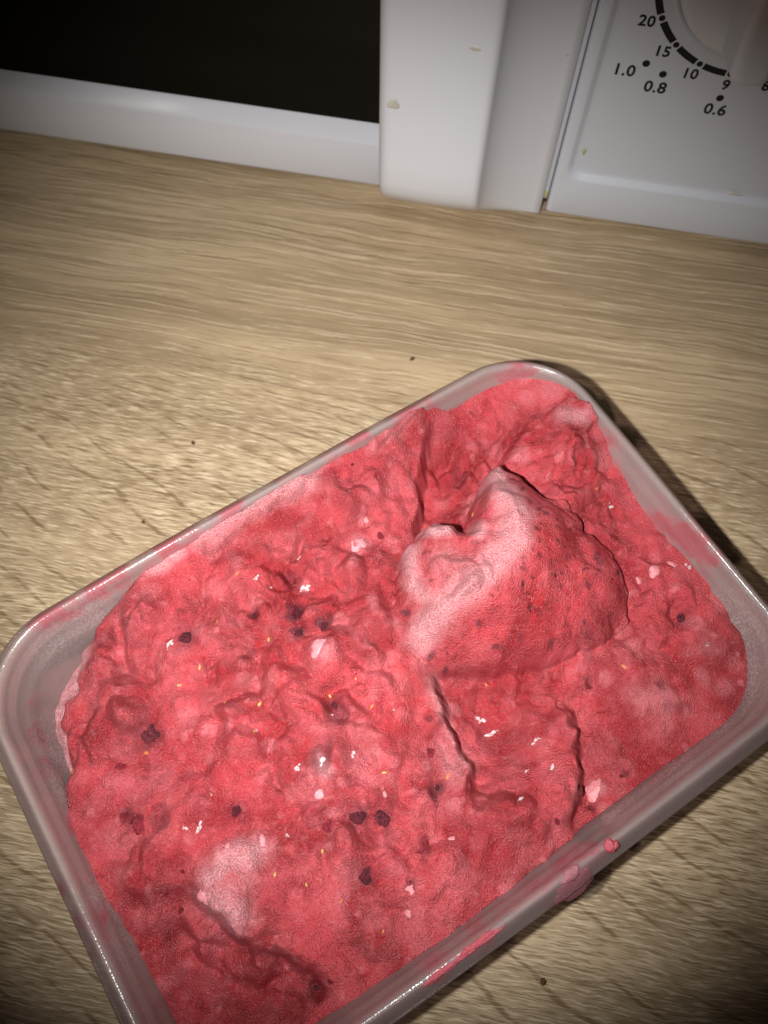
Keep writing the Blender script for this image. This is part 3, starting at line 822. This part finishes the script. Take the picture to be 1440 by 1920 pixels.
    und = (1 - np.clip(1.3 * soft, 0, 1)) * np.where(ins, 0, np.exp(-(d / 1.6) ** 2))       # undercut crease round its foot
    lip = sstep(d_lip(SU, SV), 0.5, -2.5)
    rough = np.where(ins, rough * (1 - face) + face * (0.26 + 0.42 * lip), rough)
    fb = 0.8 * gnoise(U / 17, V / 17, 31) * 1.2
    f1 = gnoise(WU / 8.5, WV / 8.5, 32); f2 = gnoise(WU / 4.2, WV / 4.2, 33); f3 = gnoise(WU / 2.1, WV / 2.1, 34)
    f4 = gnoise(U / 1.1, V / 1.1, 35); f5 = gnoise(U / 0.6, V / 0.6, 36)
    def billow(sc, sd):
        a = np.abs(gnoise(U / sc + 0.25 * gnoise(U / 7, V / 7, sd + 40), V / sc + 0.25 * gnoise(U / 7, V / 7, sd + 41), sd))
        return np.sqrt(a * a + 0.003) - 0.25
    tex = 6.4 * billow(17.0, 37) + 3.4 * billow(9.0, 88) + 1.15 * billow(4.4, 39) + 0.6 * gnoise(U / 5, V / 5, 51) + 0.25 * gnoise(U / 2.4, V / 2.4, 52) + 0.07 * f4 + 0.03 * f5
    tex = tex * (0.50 + 1.15 * sstep(gnoise(U / 20, V / 20, 50), -0.3, 0.4))
    # lumps and air holes
    rs = np.random.RandomState(5)
    pale = np.zeros_like(Z); dark = np.zeros_like(Z)
    def stamp(u, v, r, h, arr=None, amt=0.0, el=1.0, an=0.0, tar=None):
        i0 = int((v - 2.2 * r + 56.5) / STEP); i1 = int((v + 2.2 * r + 56.5) / STEP) + 2
        j0 = int((u - 2.2 * r + 83.5) / STEP); j1 = int((u + 2.2 * r + 83.5) / STEP) + 2
        i0 = max(i0, 0); j0 = max(j0, 0); i1 = min(i1, Z.shape[0]); j1 = min(j1, Z.shape[1])
        if i1 <= i0 or j1 <= j0: return
        ww = 1.0
        x = WU[i0:i1, j0:j1] * 0.25 + U[i0:i1, j0:j1] * 0.75 - u; y = WV[i0:i1, j0:j1] * 0.25 + V[i0:i1, j0:j1] * 0.75 - v
        ca, sa = math.cos(an), math.sin(an)
        q = ((x * ca + y * sa) / (r * el)) ** 2 + ((-x * sa + y * ca) / r) ** 2
        g = np.exp(-q ** 1.6)
        (tex if tar is None else tar)[i0:i1, j0:j1] += h * g
        if arr is not None: arr[i0:i1, j0:j1] = np.maximum(arr[i0:i1, j0:j1], amt * np.exp(-q ** 2.2))
    for _ in range(420):        # churned lumps
        u, v = rs.uniform(-78, 60), rs.uniform(-50, 52); r = 1.6 + 2.2 * rs.rand() ** 1.6
        stamp(u, v, r, 0.42 * r * (0.4 + 0.8 * rs.rand()) * (1 if rs.rand() < 0.7 else -0.8), pale, 0.22 * rs.rand(), 1 + rs.rand() * 0.7, rs.rand() * 3.14)
    for _ in range(2100):
        u, v = rs.uniform(-82, 82), rs.uniform(-55, 55); r = 0.5 + 1.7 * rs.rand() ** 2.2
        if rs.rand() < 0.62: stamp(u, v, r, 0.30 * r * (0.5 + rs.rand()), pale, 0.5 * rs.rand() ** 2.5, 1 + rs.rand() * 0.8, rs.rand() * 3.14)
        else: stamp(u, v, r * 0.8, -0.34 * r * (0.4 + rs.rand()), None, 0, 1 + rs.rand() * 1.5, rs.rand() * 3.14)
    Z2 = Z - 1.0 * und + fb * (1 - prof)
    Z2 = Z2 + (np.maximum(tgt, Z2) - Z2) * prof
    # pits and skin flecks on the curl's smooth flank
    flank = np.zeros_like(Z)
    FR0 = np.zeros_like(Z)
    for (P, r, k) in FROST[:6]:
        dd = np.hypot(WU - P[0][0], WV - P[0][1]) if len(P) == 1 else poly_dist(WU, WV, P)[0]
        FR0 = np.maximum(FR0, k * np.exp(-(dd / r) ** 2))
    for _ in range(620):
        u, v = rs.uniform(5, 75), rs.uniform(-40, 25)
        i, j = int((v + 56.5) / STEP), int((u + 83.5) / STEP)
        if not ins[i, j] or d[i, j] < 1.0 or FR0[i, j] > 0.35: continue
        r = 0.20 + 0.55 * rs.rand() ** 2.2
        stamp(u, v, r, -0.45 * r, dark, 0.75 * rs.rand() + 0.25, 1 + rs.rand() * 1.4, rs.rand() * 3.14, flank)
    for (c, r, k) in DARKS:
        for q in range(6):
            stamp(c[0] + rs.normal() * r * 0.45, c[1] + rs.normal() * r * 0.45, r * (0.3 + 0.45 * rs.rand()), -0.25 * r, dark, k, 1 + rs.rand(), rs.rand() * 3)
    for (c, r, el, an) in BERRIES:
        qd = ((U - c[0]) ** 2 + (V - c[1]) ** 2) / (r * 1.7) ** 2
        dark = np.maximum(dark, 0.55 * np.exp(-qd * 1.4 * (1 + 0.8 * f3)))
        tex = tex - 0.35 * r * np.exp(-qd)
    Z3 = Z2 + tex * rough + flank

    # pulled away from the wall at one end
    ol = [(-38.7, 63.4, -12), (-41.4, 54.1, -8), (-52.1, 52.3, -9), (-57.1, 50.5, -11), (-61.9, 47.8, -13), (-66.0, 40.3, -13), (-70.9, 38.8, -13), (-73.1, 35.0, -13), (-73.0, 29.6, -12), (-75.1, 23.7, -12), (-77.7, 19.6, -11), (-81.1, 14.9, -10), (-84, 5), (-84, -60), (0, -64), (86, -64), (88, 0), (88, 60), (40, 64), (0, 64), (-25, 64)]
    do, so, to = poly_dist(WU, WV, ol, True)
    sdo = np.where(inside_poly(WU, WV, ol), do, -do)
    Z3 = Z3 - 2.6 * (1 - np.sqrt(np.clip(1 - (1 - np.clip(sdo / 3.5, 0, 1)) ** 2, 0, 1))) * (sdo < 3.5) - 6.5 * sstep(-sdo, 0.0, 2.0) - np.clip(-sdo - 2.0, 0, 20) * 0.35
    # ---- colour masks
    frost = np.zeros_like(Z); juice_shade = np.zeros_like(Z)
    for (P, r, k) in FROST:
        if len(P) == 1: dd = np.hypot(WU - P[0][0], WV - P[0][1])
        else: dd, _, _ = poly_dist(WU, WV, P)
        frost = np.maximum(frost, k * np.exp(-(dd / r) ** 2))
    for (P, r, k) in JUICE_SHADE:  # juice patches plus shade painted into hollows and the curl's right flank
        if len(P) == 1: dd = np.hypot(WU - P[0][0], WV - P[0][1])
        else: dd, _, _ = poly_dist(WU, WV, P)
        juice_shade = np.maximum(juice_shade, k * np.exp(-(dd / r) ** 2))
    for (c, r, k) in PALES:
        pale[:] = np.maximum(pale, k * np.exp(-(((WU - c[0]) ** 2 + (WV - c[1]) ** 2) / r ** 2) ** 2))
    frost = np.maximum(frost, 0.9 * sstep(-sdo, 0.2, 1.2))
    pale *= 1 - 0.8 * face
    pale = np.clip(pale, 0, 1)
    return Z3, frost, juice_shade, pale, dark

SOFT = (7.0, 5.7, -4)
SOFT2 = (56.4, -13.6, -5)
SMOOTH = [((49.6, -37.1, -12), 17, 0.2), ((64.9, -39.2, -12), 14, 0.35), ((15.0, -28.0, -14), 10, 0.6), ((-5.7, -43.0, -9), 14, 0.6), ((-39.2, -34.2, -8), 14, 0.6), ((-7.4, 56.5, -3), 12, 0.45), ((76.8, 31.5, -3), 6, 0.4), ((-55.1, -18.9, -5), 9, 0.5), ((33.6, -43.0, -13), 10, 0.5), ((-0.9, -23.2, -7), 6, 0.6), ((-65.4, -4.5, -9), 16, 0.7)]
BERRIES = [((-56.1, 19.9, -6), 2.9, 1.1, 20), ((-38.0, 34.8, -6), 2.0, 1.0, 50), ((-24.3, -21.8, -7), 2.0, 1.0, 0), ((-20.3, -25.3, -7), 2.1, 1.15, 80), ((-11.9, 26.3, -5), 1.1, 1.5, -60), ((-14.4, 22.0, -5), 1.3, 1.2, 20), ((-8.1, 19.9, -5), 1.0, 2.0, 30), ((69.5, -25.4, -10), 1.5, 2.2, 60), ((-46.5, -6.4, -7), 1.6, 1.1, 0), ((-29.2, -33.1, -8), 2.0, 1.1, -50), ((-51.1, -46.4, -12), 1.4, 1.2, 0), ((-6.1, -26.4, -7), 0.9, 2.2, 60), ((-15.8, 1.7, -6), 1.6, 1.2, 40), ((-20.8, 31.7, -5), 0.9, 1.6, -40)]
DARKS = [((-12.5, 25.5, -5), 1.8, 0.9), ((-14.4, 22.0, -5), 1.3, 0.9), ((-7.6, 19.8, -5), 1.6, 0.8), ((-20.8, 31.7, -5), 1.4, 0.6), ((-16.5, 1.7, -6), 3.0, 0.55), ((-68.7, 6.8, -8), 1.8, 0.6), ((-63.0, 2.4, -8), 2.6, 0.5), ((-26.5, 23.1, -6), 1.4, 0.4),
  ((-25.0, -6.5, -6), 3.0, 0.35), ((45.8, 39.4, -10), 2.0, 0.45), ((-9.3, 34.9, -5), 2.5, 0.4), ((61.6, 3.3, 0), 1.0, 0.6), ((56.8, -3.7, 0), 1.5, 0.6), ((40.1, -25.9, -11), 1.3, 0.6), ((23.4, -49.4, -12), 1.0, 0.6), ((34.5, -47.9, -13), 0.9, 0.7),
  ((-14.8, -35.2, -8), 1.4, 0.5), ((-22.0, -39.6, -8), 1.2, 0.5), ((-7.7, -4.2, -5), 0.8, 0.3), ((-55.2, 47.1, -9), 2.5, 0.45), ((53.5, -36.5, -12), 1.2, 0.5), ((-5.9, -26.2, -7), 1.6, 0.75), ((-21.9, -15.3, -7), 1.2, 0.4), ((53.4, -42.6, -12), 2.2, 0.3), ((0.5, -12.1, -6), 1.0, 0.6), ((-48.1, 45.8, -7), 1.4, 0.4)]
FROST = [([(46.4, 27.5, 5), (44.1, 20.8, 9)], 4.2, 0.75), ([(44.1, 20.8, 9), (42.8, 14.4, 10), (37.5, 8.6, 9), (26.9, 6.1, 7), (17.7, 6.5, 3), (9.9, 4.3, -3)], 5.5, 0.72), ([(24.2, 24.2, 6), (27.6, 21.5, 7)], 3.4, 0.85), ([(18.2, 22.1, 3), (14.9, 15.8, 2), (15.0, 10.2, 2)], 3.0, 0.7), ([(23.2, 13.9, 7), (25.6, 10.8, 7)], 8.0, 0.42),
  ([(33.2, 19.3, 6), (33.1, 15.1, 8)], 3.0, 0.7), ([(-23.5, 54.8, -3), (-8.5, 54.6, -3), (7.1, 54.4, -3)], 4.5, 0.7), ([(26.1, 53.6, -2), (39.8, 54.3, -2)], 3.4, 0.4), ([(7.5, -5.0, -5), (4.5, -17.1, -5), (3.5, -26.2, -6)], 3.0, 0.6), ([(0.9, -20.3, -6), (-0.0, -23.9, -6)], 5, 0.45),
  ([(-57.0, -15.2, -5), (-51.6, -14.8, -5), (-47.2, -16.4, -5)], 4.4, 0.7), ([(-59.6, -19.7, -6), (-56.0, -24.5, -7)], 5.5, 0.65), ([(-52.8, -19.1, -6)], 8.5, 0.45), ([(74.4, 32.6, -1), (77.5, 29.7, -1)], 3.6, 0.6), ([(48.5, -36.4, -12), (50.2, -40.5, -12)], 7, 0.4), ([(27.3, -46.9, -13)], 3, 0.6), ([(68.9, -34.1, -11)], 5, 0.35),
  ([(-25.0, -6.5, -6), (-25.8, -10.1, -6)], 2.2, 0.6), ([(-35.7, 54.6, -4), (-29.3, 55.5, -4)], 3.5, 0.8), ([(-59.8, 47.0, -12), (-67.7, 41.4, -13)], 2.0, 0.8), ([(30.4, -19.1, -10), (42.6, -22.3, -10)], 3, 0.25)]
JUICE_SHADE = [([(-14.2, 42.2, -5), (-9.3, 34.9, -5), (-11.2, 26.4, -5)], 6.0, 0.75), ([(-4.8, 27.1, -5), (5.5, 18.9, -5)], 6, 0.5), ([(47.1, 46.2, -10), (41.2, 34.3, -16)], 8, 0.75), ([(-59.6, 14.6, -8), (-44.1, 4.7, -8)], 4.5, 0.6), ([(-55.1, 23.0, -7)], 5, 0.5), ([(14.4, -11.0, -14), (26.9, -20.6, -14)], 8, 0.65), ([(11.1, -22.5, -14), (15.0, -28.0, -14)], 7, 0.45),  # berry juice patches; entries in the hollows also paint their shade
  ([(26.5, 51.8, -4), (14.0, 47.5, -5)], 6, 0.35), ([(72.0, 17.1, -10), (71.4, 6.9, -11)], 5, 0.4), ([(-26.9, 4.7, -6), (-36.5, 18.2, -6)], 4, 0.4), ([(75.8, -21.2, -9)], 5, 0.4), ([(-62.9, -24.0, -11), (-69.7, -22.1, -11)], 5, 0.5), ([(-54.0, -45.3, -11), (-65.5, -35.7, -12)], 5, 0.5), ([(54.8, -49.3, -13), (36.9, -49.4, -14)], 4, 0.45), ([(-72.3, -5.3, -9), (-71.4, -15.9, -10)], 6, 0.4), ([(-28.3, 17.4, -6)], 5, 0.4), ([(-5.1, -42.1, -9), (-7.7, -41.7, -9)], 5, 0.4), ([(53.2, 1.9, 2), (52.8, -8.1, -1), (37.6, -11.0, -1), (24.9, -7.1, -2)], 8, 0.4), ([(64.8, 32.4, -6), (71.2, 19.6, -7)], 7, 0.4)]  # the entry along the curl's right flank paints its shaded side darker
PALES = [((-11.9, 13.9, -4), 3.0, 0.75), ((-4.8, 18.3, -5), 2.0, 0.4), ((10.5, 33.6, -4), 3.0, 0.6), ((14.9, 38.5, -4), 1.6, 0.6), ((59.9, 31.8, -6), 3.0, 0.6), ((-1.1, -1.0, -5), 4.0, 0.35), ((-3.7, 4.4, -5), 3.0, 0.3), ((76.9, 19.0, -9), 3, 0.4), ((-36.1, 13.6, -6), 2.5, 0.35), ((-43.4, 13.1, -6), 2.0, 0.5),
  ((9.3, 8.1, -4), 2.0, 0.6), ((6.5, 10.7, -4), 1.8, 0.6), ((-17.4, -12.7, -6), 4.5, 0.4), ((-29.6, -11.8, -6), 4, 0.35), ((-32.9, -30.6, -8), 4, 0.3), ((-13.8, -44.2, -9), 5, 0.3), ((-58.1, 9.5, -8), 4, 0.3), ((76.9, 42.2, -3), 3, 0.35), ((71.5, 44.3, -4), 2.5, 0.4), ((-14.1, -12.0, -6), 2, 0.5), ((-46.4, 17.9, -6), 3, 0.4), ((-19.3, 33.5, -6), 2, 0.4), ((-7.0, 30.9, -5), 1.3, 0.7), ((18.4, 30.2, -4), 2.0, 0.4)]

Zi, frost, juice_shade, pale, dark = ice_surface()
ins_i = wall_inset(Zi) - 0.45
keep = sd_rrect(U, V - 0 * U, HL - ins_i, HW - ins_i + 0.35 * np.clip(1 - (U / 62) ** 2, 0, 1), np.maximum(3, RC - ins_i * 0.75)) < 0
keep &= Zi > -46
VV = np.stack([U, V, Zi], -1)
vv, ff = grid_mesh('x', VV, keep, None)
# close the sides down to the floor of the tub
ed = np.concatenate([ff[:, [0, 1]], ff[:, [1, 2]], ff[:, [2, 3]], ff[:, [3, 0]]])
key = np.sort(ed, 1); key = key[:, 0].astype(np.int64) * 10000000 + key[:, 1]
_, inv, cnt = np.unique(key, return_inverse=True, return_counts=True)
be = ed[cnt[inv] == 1]
bv = np.unique(be); remap = -np.ones(len(vv), int); remap[bv] = len(vv) + np.arange(len(bv))
low = vv[bv].copy()
drop = -51.5 - low[:, 2]
sc = 1 + drop * 0.105 / np.maximum(np.hypot(low[:, 0], low[:, 1]), 1) * 1.15
low[:, 0] *= sc; low[:, 1] *= sc; low[:, 2] = -51.5
vv2 = np.concatenate([vv, low]); f2 = np.stack([be[:, 1], be[:, 0], remap[be[:, 0]], remap[be[:, 1]]], -1)
ffa = np.concatenate([ff, f2])
ice = bpy.data.objects.new('ice_cream', None)
COL.objects.link(ice)
ice.matrix_world = TUB_M
tag(ice, 'roughly scooped pink berry ice cream frosted with ice, filling the tub', 'ice cream')
io = mesh_np('ice_cream_mass', vv2, ffa, M_ICE, ice)
for nm, arr in (('frost', frost), ('juice_shade', juice_shade), ('pale', pale), ('dark', dark)):
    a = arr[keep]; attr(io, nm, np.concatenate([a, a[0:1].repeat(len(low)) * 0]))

def surf(u, v):
    j = min(max(int(round((u + 83.5) / STEP)), 1), Zi.shape[1] - 2); i = min(max(int(round((v + 56.5) / STEP)), 1), Zi.shape[0] - 2)
    n = Vector((-(Zi[i, j + 1] - Zi[i, j - 1]) / (2 * STEP), -(Zi[i + 1, j] - Zi[i - 1, j]) / (2 * STEP), 1)).normalized()
    return float(Zi[i, j]), n

# ------------------------------------------------------------------ pieces set in the ice cream
def blob_mesh(name, mat, seed, rough=0.22, sub=3, sx=1, sy=1, sz=1, facet=0.0):
    bm = bmesh.new(); bmesh.ops.create_icosphere(bm, subdivisions=sub, radius=1.0)
    rs = random.Random(seed); offs = [(rs.uniform(-9, 9), rs.uniform(-9, 9)) for _ in range(4)]
    pts = np.array([v.co for v in bm.verts])
    d = gnoise(pts[:, 0] * 1.1 + offs[0][0], pts[:, 1] * 1.1 + pts[:, 2] * 0.9 + offs[0][1], seed) * rough \
        + gnoise(pts[:, 2] * 2.6 + offs[1][0], pts[:, 0] * 2.6 + pts[:, 1] * 2.1 + offs[1][1], seed + 1) * rough * 0.5
    for v, k in zip(bm.verts, d):
        v.co = Vector((v.co.x * sx, v.co.y * sy, v.co.z * sz)) * (1 + k)
    me = bpy.data.meshes.new(name); bm.to_mesh(me); bm.free()
    me.polygons.foreach_set('use_smooth', [True] * len(me.polygons))
    me.materials.append(mat)
    return me
def put(name, me, u, v, r, parent, spin=0.0, sink=0.35, flat=1.0, el=1.0):
    z, n = surf(u, v)
    o = bpy.data.objects.new(name, me); COL.objects.link(o); o.parent = parent
    q = Vector((0, 0, 1)).rotation_difference((n + Vector((0, 0, 1.0))).normalized()).to_matrix().to_4x4()
    o.matrix_local = Matrix.Translation((u, v, z - sink * r * flat)) @ q @ Matrix.Rotation(spin, 4, 'Z') @ Matrix.Diagonal((r * el, r, r * flat, 1))
    return o
rs = random.Random(17)
berry_me = [blob_mesh('berry', M_BERRY, s, 0.22, 3) for s in (1, 2, 3)]
bitr_me = [blob_mesh('berry_bit', M_BERRYR, s, 0.45, 2) for s in (4, 5, 6)]
def cluster_mesh(name, mat, seed, n=30):
    rs_ = random.Random(seed); bm = bmesh.new()
    for _ in range(n):
        r_ = rs_.uniform(0.12, 0.36); a = rs_.uniform(0, 6.283); q = rs_.random() ** 0.7
        mt = Matrix.Translation((math.cos(a) * q, math.sin(a) * q * 0.75, rs_.uniform(-0.2, 0.35) * (1 - q * 0.6))) @ Matrix.Rotation(rs_.uniform(0, 3), 4, 'X') @ Matrix.Diagonal((r_ * rs_.uniform(0.7, 1.4), r_, r_ * rs_.uniform(0.5, 1.0), 1))
        bmesh.ops.create_icosphere(bm, subdivisions=1, radius=1.0, matrix=mt)
    me = bpy.data.meshes.new(name); bm.to_mesh(me); bm.free(); me.materials.append(mat)
    return me
flake_me = [cluster_mesh('ice_flake', M_FLAKE, s) for s in (7, 8, 9)]
lump_me = [blob_mesh('cream_lump', M_LUMP, s, 0.30, 3) for s in (10, 11, 12)]
def seed_mesh(mat):
    bm = bmesh.new(); bmesh.ops.create_uvsphere(bm, u_segments=10, v_segments=7, radius=1.0)
    for v in bm.verts:
        x = v.co.z; t = (x + 1) / 2
        w = math.sqrt(max(0, 1 - x * x)); w2 = w * (0.55 + 0.35 * (1 - t))
        L = math.hypot(v.co.x, v.co.y) or 1
        v.co = Vector((x * 1.0, v.co.x / L * w2 * 0.62, v.co.y / L * w2 * 0.5))
    me = bpy.data.meshes.new('seed'); bm.to_mesh(me); bm.free()
    me.polygons.foreach_set('use_smooth', [True] * len(me.polygons)); me.materials.append(mat); return me
seed_me = seed_mesh(M_SEED); seedo_me = seed_mesh(M_SEEDO)
for (c, r, el, an) in BERRIES:
    put('berry', rs.choice(berry_me), c[0], c[1], r, ice, math.radians(an), 0.62, 0.75, el)['label'] = 'dark purple frozen berry piece'
for (c, r, el, an) in [((-31.0, -20.2, -7), 1.4, 1.1, 0), ((-66.5, 3.3, -8), 1.6, 1.4, 50), ((-68.7, 6.8, -8), 1.1, 1.2, 0), ((-3.0, -19.0, -5), 1.2, 1.2, 70), ((-15.3, -34.9, -8), 1.3, 1.6, 10), ((-22.0, -39.6, -8), 1.0, 1.4, -40), ((16.5, 33.1, -4), 0.9, 1.6, 70), ((48.7, 38.5, -10), 1.1, 1.5, 80), ((-64.7, 17.2, -8), 1.2, 1.4, 0), ((39.9, -26.2, -11), 1.1, 1.2, 0), ((-62.6, -10.9, -8), 0.5, 1.2, 0), ((-67.5, -17.0, -10), 0.7, 1.2, 0), ((-68.0, -12.5, -10), 0.5, 1.4, 0), ((33.8, -47.8, -13), 0.6, 1.6, 10), ((-46.7, -46.4, -10), 0.6, 1.2, 0), ((22.2, -44.6, -11), 0.9, 1.6, 80), ((13.0, -46.8, -12), 0.7, 1.4, 60), ((19.9, 51.7, -3), 0.5, 1.4, 0)]:
    put('berry_bit', rs.choice(bitr_me), c[0], c[1], r, ice, math.radians(an), 0.5, 0.6, el)
for (c, r, an, k) in [((-15.8, 4.7, -5), 0.95, -70, 0), ((-30.6, 11.6, -6), 0.85, 30, 0), ((-14.5, -17.3, -6), 0.85, -25, 0), ((-8.6, 4.6, -5), 0.6, 80, 0), ((-21.1, 24.3, -5), 0.75, 60, 0), ((-38.3, 26.9, -6), 0.85, 60, 0), ((-44.6, 26.0, -6), 0.8, -20, 0), ((-34.8, 6.3, -6), 0.8, 40, 0), ((-34.8, -23.5, -7), 0.75, 60, 0), ((-41.3, -27.4, -7), 0.75, 70, 0), ((-45.9, -22.3, -7), 0.7, 50, 0), ((-49.7, -0.1, -7), 0.8, 70, 0), ((-74.8, 22.4, -11), 0.9, 80, 1), ((-2.3, -25.5, -6), 1.0, 30, 1), ((49.1, -27.8, -11), 1.2, -80, 1), ((20.1, -11.7, -11), 0.9, 80, 1), ((-57.9, 16.0, -7), 1.3, -50, 1), ((-29.5, 34.2, -6), 0.9, 60, 1), ((-8.6, -2.9, -5), 0.9, 20, 1), ((-19.6, 41.1, -5), 0.9, 20, 1), ((38.9, 23.7, 4), 1.0, 60, 1), ((71.2, 12.9, -11), 0.8, 0, 1), ((-36.7, -34.5, -8), 0.7, 20, 1), ((-32.2, -44.3, -9), 0.7, 60, 1), ((-37.5, 16.2, -6), 0.7, 40, 0)]:
    put('seed', seedo_me if k else seed_me, c[0], c[1], r * rs.uniform(0.8, 1.05), ice, math.radians(an), 0.22, 1.0, 1.0)
for (c, r, el, an) in [((13.8, -18.1, -12), 1.1, 1.7, -50), ((14.9, -22.7, -12), 1.3, 1.8, -20), ((20.6, -30.3, -11), 1.1, 1.3, 0), ((-16.2, 38.3, -5), 0.9, 1.3, 0), ((-14.6, 34.6, -5), 0.6, 1.2, 0), ((-4.1, 37.9, -5), 0.7, 1.4, 0), ((-7.1, 30.8, -5), 1.2, 1.3, 0), ((13.9, -34.8, -10), 0.9, 1.3, 0), ((19.0, -37.3, -10), 0.9, 1.5, 60), ((72.2, 7.7, -11), 1.0, 1.1, 0), ((-58.1, -3.1, -8), 0.6, 2.2, -60), ((-55.0, -4.9, -8), 0.6, 2.6, 40), ((-18.7, -10.2, -6), 0.9, 1.3, 0), ((-25.4, -8.3, -6), 1.6, 1.2, 30), ((-30.3, -5.9, -6), 0.9, 1.2, 0), ((8.6, -38.7, -10), 0.8, 1.2, 0), ((82.1, -21.4, -6), 0.9, 1.5, 80), ((78.2, -16.4, -8), 1.0, 1.2, 80), ((-5.1, -6.6, -5), 0.35, 1.0, 0), ((-17.7, 0.3, -5), 0.35, 1.0, 0), ((-41.8, 35.5, -7), 0.9, 1.6, 40), ((-34.5, 6.4, -6), 0.5, 1.4, 0), ((-39.5, -16.7, -7), 0.5, 1.4, 0), ((69.5, -34.5, -11), 0.6, 1.3, 0)]:
    put('ice_flake', rs.choice(flake_me), c[0], c[1], r * 0.95, ice, math.radians(an), 0.25, 0.6, el)
for (c, r, el, an) in [((-11.9, 15.0, -4), 2.0, 1.4, 10), ((-60.5, -17.7, -6), 1.5, 1.3, 70), ((-44.9, -14.9, -6), 1.4, 1.2, 40), ((-51.8, -12.1, -6), 0.8, 1.4, 10), ((-17.3, -21.0, -7), 1.0, 1.0, 0), ((-22.8, -40.7, -8), 1.1, 1.2, 0), ((-25.4, -44.3, -9), 1.0, 1.2, 0), ((-9.4, -37.3, -8), 0.9, 1.2, 0), ((27.1, -47.2, -13), 2.6, 1.2, -20), ((69.8, -12.8, -8), 1.5, 1.3, 20), ((74.8, -13.9, -8), 1.3, 1.2, 60), ((66.2, -11.7, -9), 1.2, 1.2, 60), ((-29.2, -13.4, -6), 1.6, 1.3, 10), ((10.3, 33.3, -4), 2.0, 1.1, 0), ((28.3, 30.5, -5), 0.8, 1.2, 0), ((15.6, 38.4, -4), 0.9, 1.0, 0), ((84.0, -18.8, -7), 1.4, 1.3, 60)]:
    put('cream_lump', rs.choice(lump_me), c[0], c[1], r, ice, math.radians(an), 0.75, 0.6, el)

# dried film and drips on the rim of the long side: thin patches that follow the rim's profile
RIMP = np.array([(7.2, -12.0), (6.4, -7.0), (5.2, -3.0), (4.75, -0.7), (4.0, 0.0), (3.2, -0.35), (1.9, -2.2), (1.0, -3.6), (0.05, -5.2), (0.0, -6.0), (-0.9, -7.4), (-1.8, -8.8)])
RL = np.concatenate([[0], np.cumsum(np.hypot(*np.diff(RIMP, axis=0).T))])
def rim_patch(name, u0, s0, hu, hs, thick, mat, seed, pinch=0.0):
    """u0 along the rim, s0 along the profile measured from 12 mm down inside; half sizes hu, hs"""
    n, mrows = 36, 10; rs_ = random.Random(seed); ph = [rs_.uniform(0, 6.28) for _ in range(5)]
    V = []; F = []
    for k in range(mrows + 1):
        f = k / mrows
        for i in range(n):
            a = 2 * math.pi * i / n
            w = 1 + 0.10 * math.sin(2 * a + ph[0]) + 0.08 * math.sin(3 * a + ph[1]) + 0.09 * math.sin(5 * a + ph[2]) + 0.05 * math.sin(9 * a + ph[3])
            s_ = min(max(s0 + hs * w * f * math.sin(a), 0.1), RL[-1] - 0.05)
            u_ = u0 + hu * w * f * math.cos(a) + pinch * (s_ - s0)
            ins_ = float(np.interp(s_, RL, RIMP[:, 0])); z_ = float(np.interp(s_, RL, RIMP[:, 1]))
            ins2 = float(np.interp(s_ + 0.2, RL, RIMP[:, 0])); z2 = float(np.interp(s_ + 0.2, RL, RIMP[:, 1]))
            tx, tz = ins2 - ins_, z2 - z_; L_ = math.hypot(tx, tz) or 1; nx_, nz_ = tz / L_, -tx / L_
            if nz_ < 0 and s_ > 13: nx_, nz_ = nx_, nz_
            th_ = thick * math.sqrt(max(0, 1 - f ** 3)) * (1 + 0.25 * math.sin(4 * a + ph[4]) * f) - 0.12 * (f > 0.99)
            bow = 0.7 * max(0.0, 1 - (u_ / 62.0) ** 2)
            V.append((u_, -(HW - ins_ - nx_ * th_ + bow), z_ + nz_ * th_))
    for k in range(mrows):
        for i in range(n):
            a = k * n + i; b_ = k * n + (i + 1) % n
            F.append((a, a + n, b_ + n, b_))
    o = mesh_obj(name, V, F, mat, tub, True)
    bm = bmesh.new(); bm.from_mesh(o.data); bmesh.ops.remove_doubles(bm, verts=bm.verts[:], dist=1e-4); bmesh.ops.recalc_face_normals(bm, faces=bm.faces[:]); bm.to_mesh(o.data); bm.free()
    return o
rim_patch('pink_droplet', 17.8, 13.4, 1.7, 1.5, 1.1, M_DRIP, 31)
rim_patch('pink_smear', 6.8, 18.2, 6.0, 5.0, 0.35, M_SKIN, 33, 0.25)['label'] = 'dried pink smear hanging over the rim'
rim_patch('pink_droplet', 7.1, 13.2, 2.6, 1.6, 0.7, M_SKIN, 35)
rim_patch('pink_smear', -17.4, 13.2, 6.5, 1.0, 0.5, M_DRIP, 36)
rim_patch('pink_smear', -26.3, 13.6, 5.0, 0.8, 0.5, M_DRIP, 37)
rim_patch('pink_smear', 1.8, 9.5, 13.0, 3.2, 0.15, M_SKIN, 38)

# ================================================================== crumbs on the counter
def crumb(x, y, r, seed, label):
    me = blob_mesh('crumb', M_CRUMB, seed, 0.5, 2)
    o = bpy.data.objects.new('crumb', me); COL.objects.link(o)
    o.matrix_world = Matrix.Translation((x, y, r * 0.55)) @ Matrix.Rotation(seed * 1.7, 4, 'Z') @ Matrix.Diagonal((r * 1.35, r, r * 0.7, 1))
    tag(o, label, 'crumb', 'crumbs on the countertop')
crumb(0.0083, 0.1647, 0.00070, 41, 'brown crumb on bare oak by the corner of the tub')
crumb(-0.0636, 0.1295, 0.00060, 42, 'tiny dark crumb on pale oak beside the long tub side')
crumb(0.0445, -0.0241, 0.00070, 43, 'dark crumb on shaded oak past the pink smear on the rim')
crumb(-0.0762, 0.1009, 0.00050, 44, 'tiny speck crumb close under the stained tub rim')
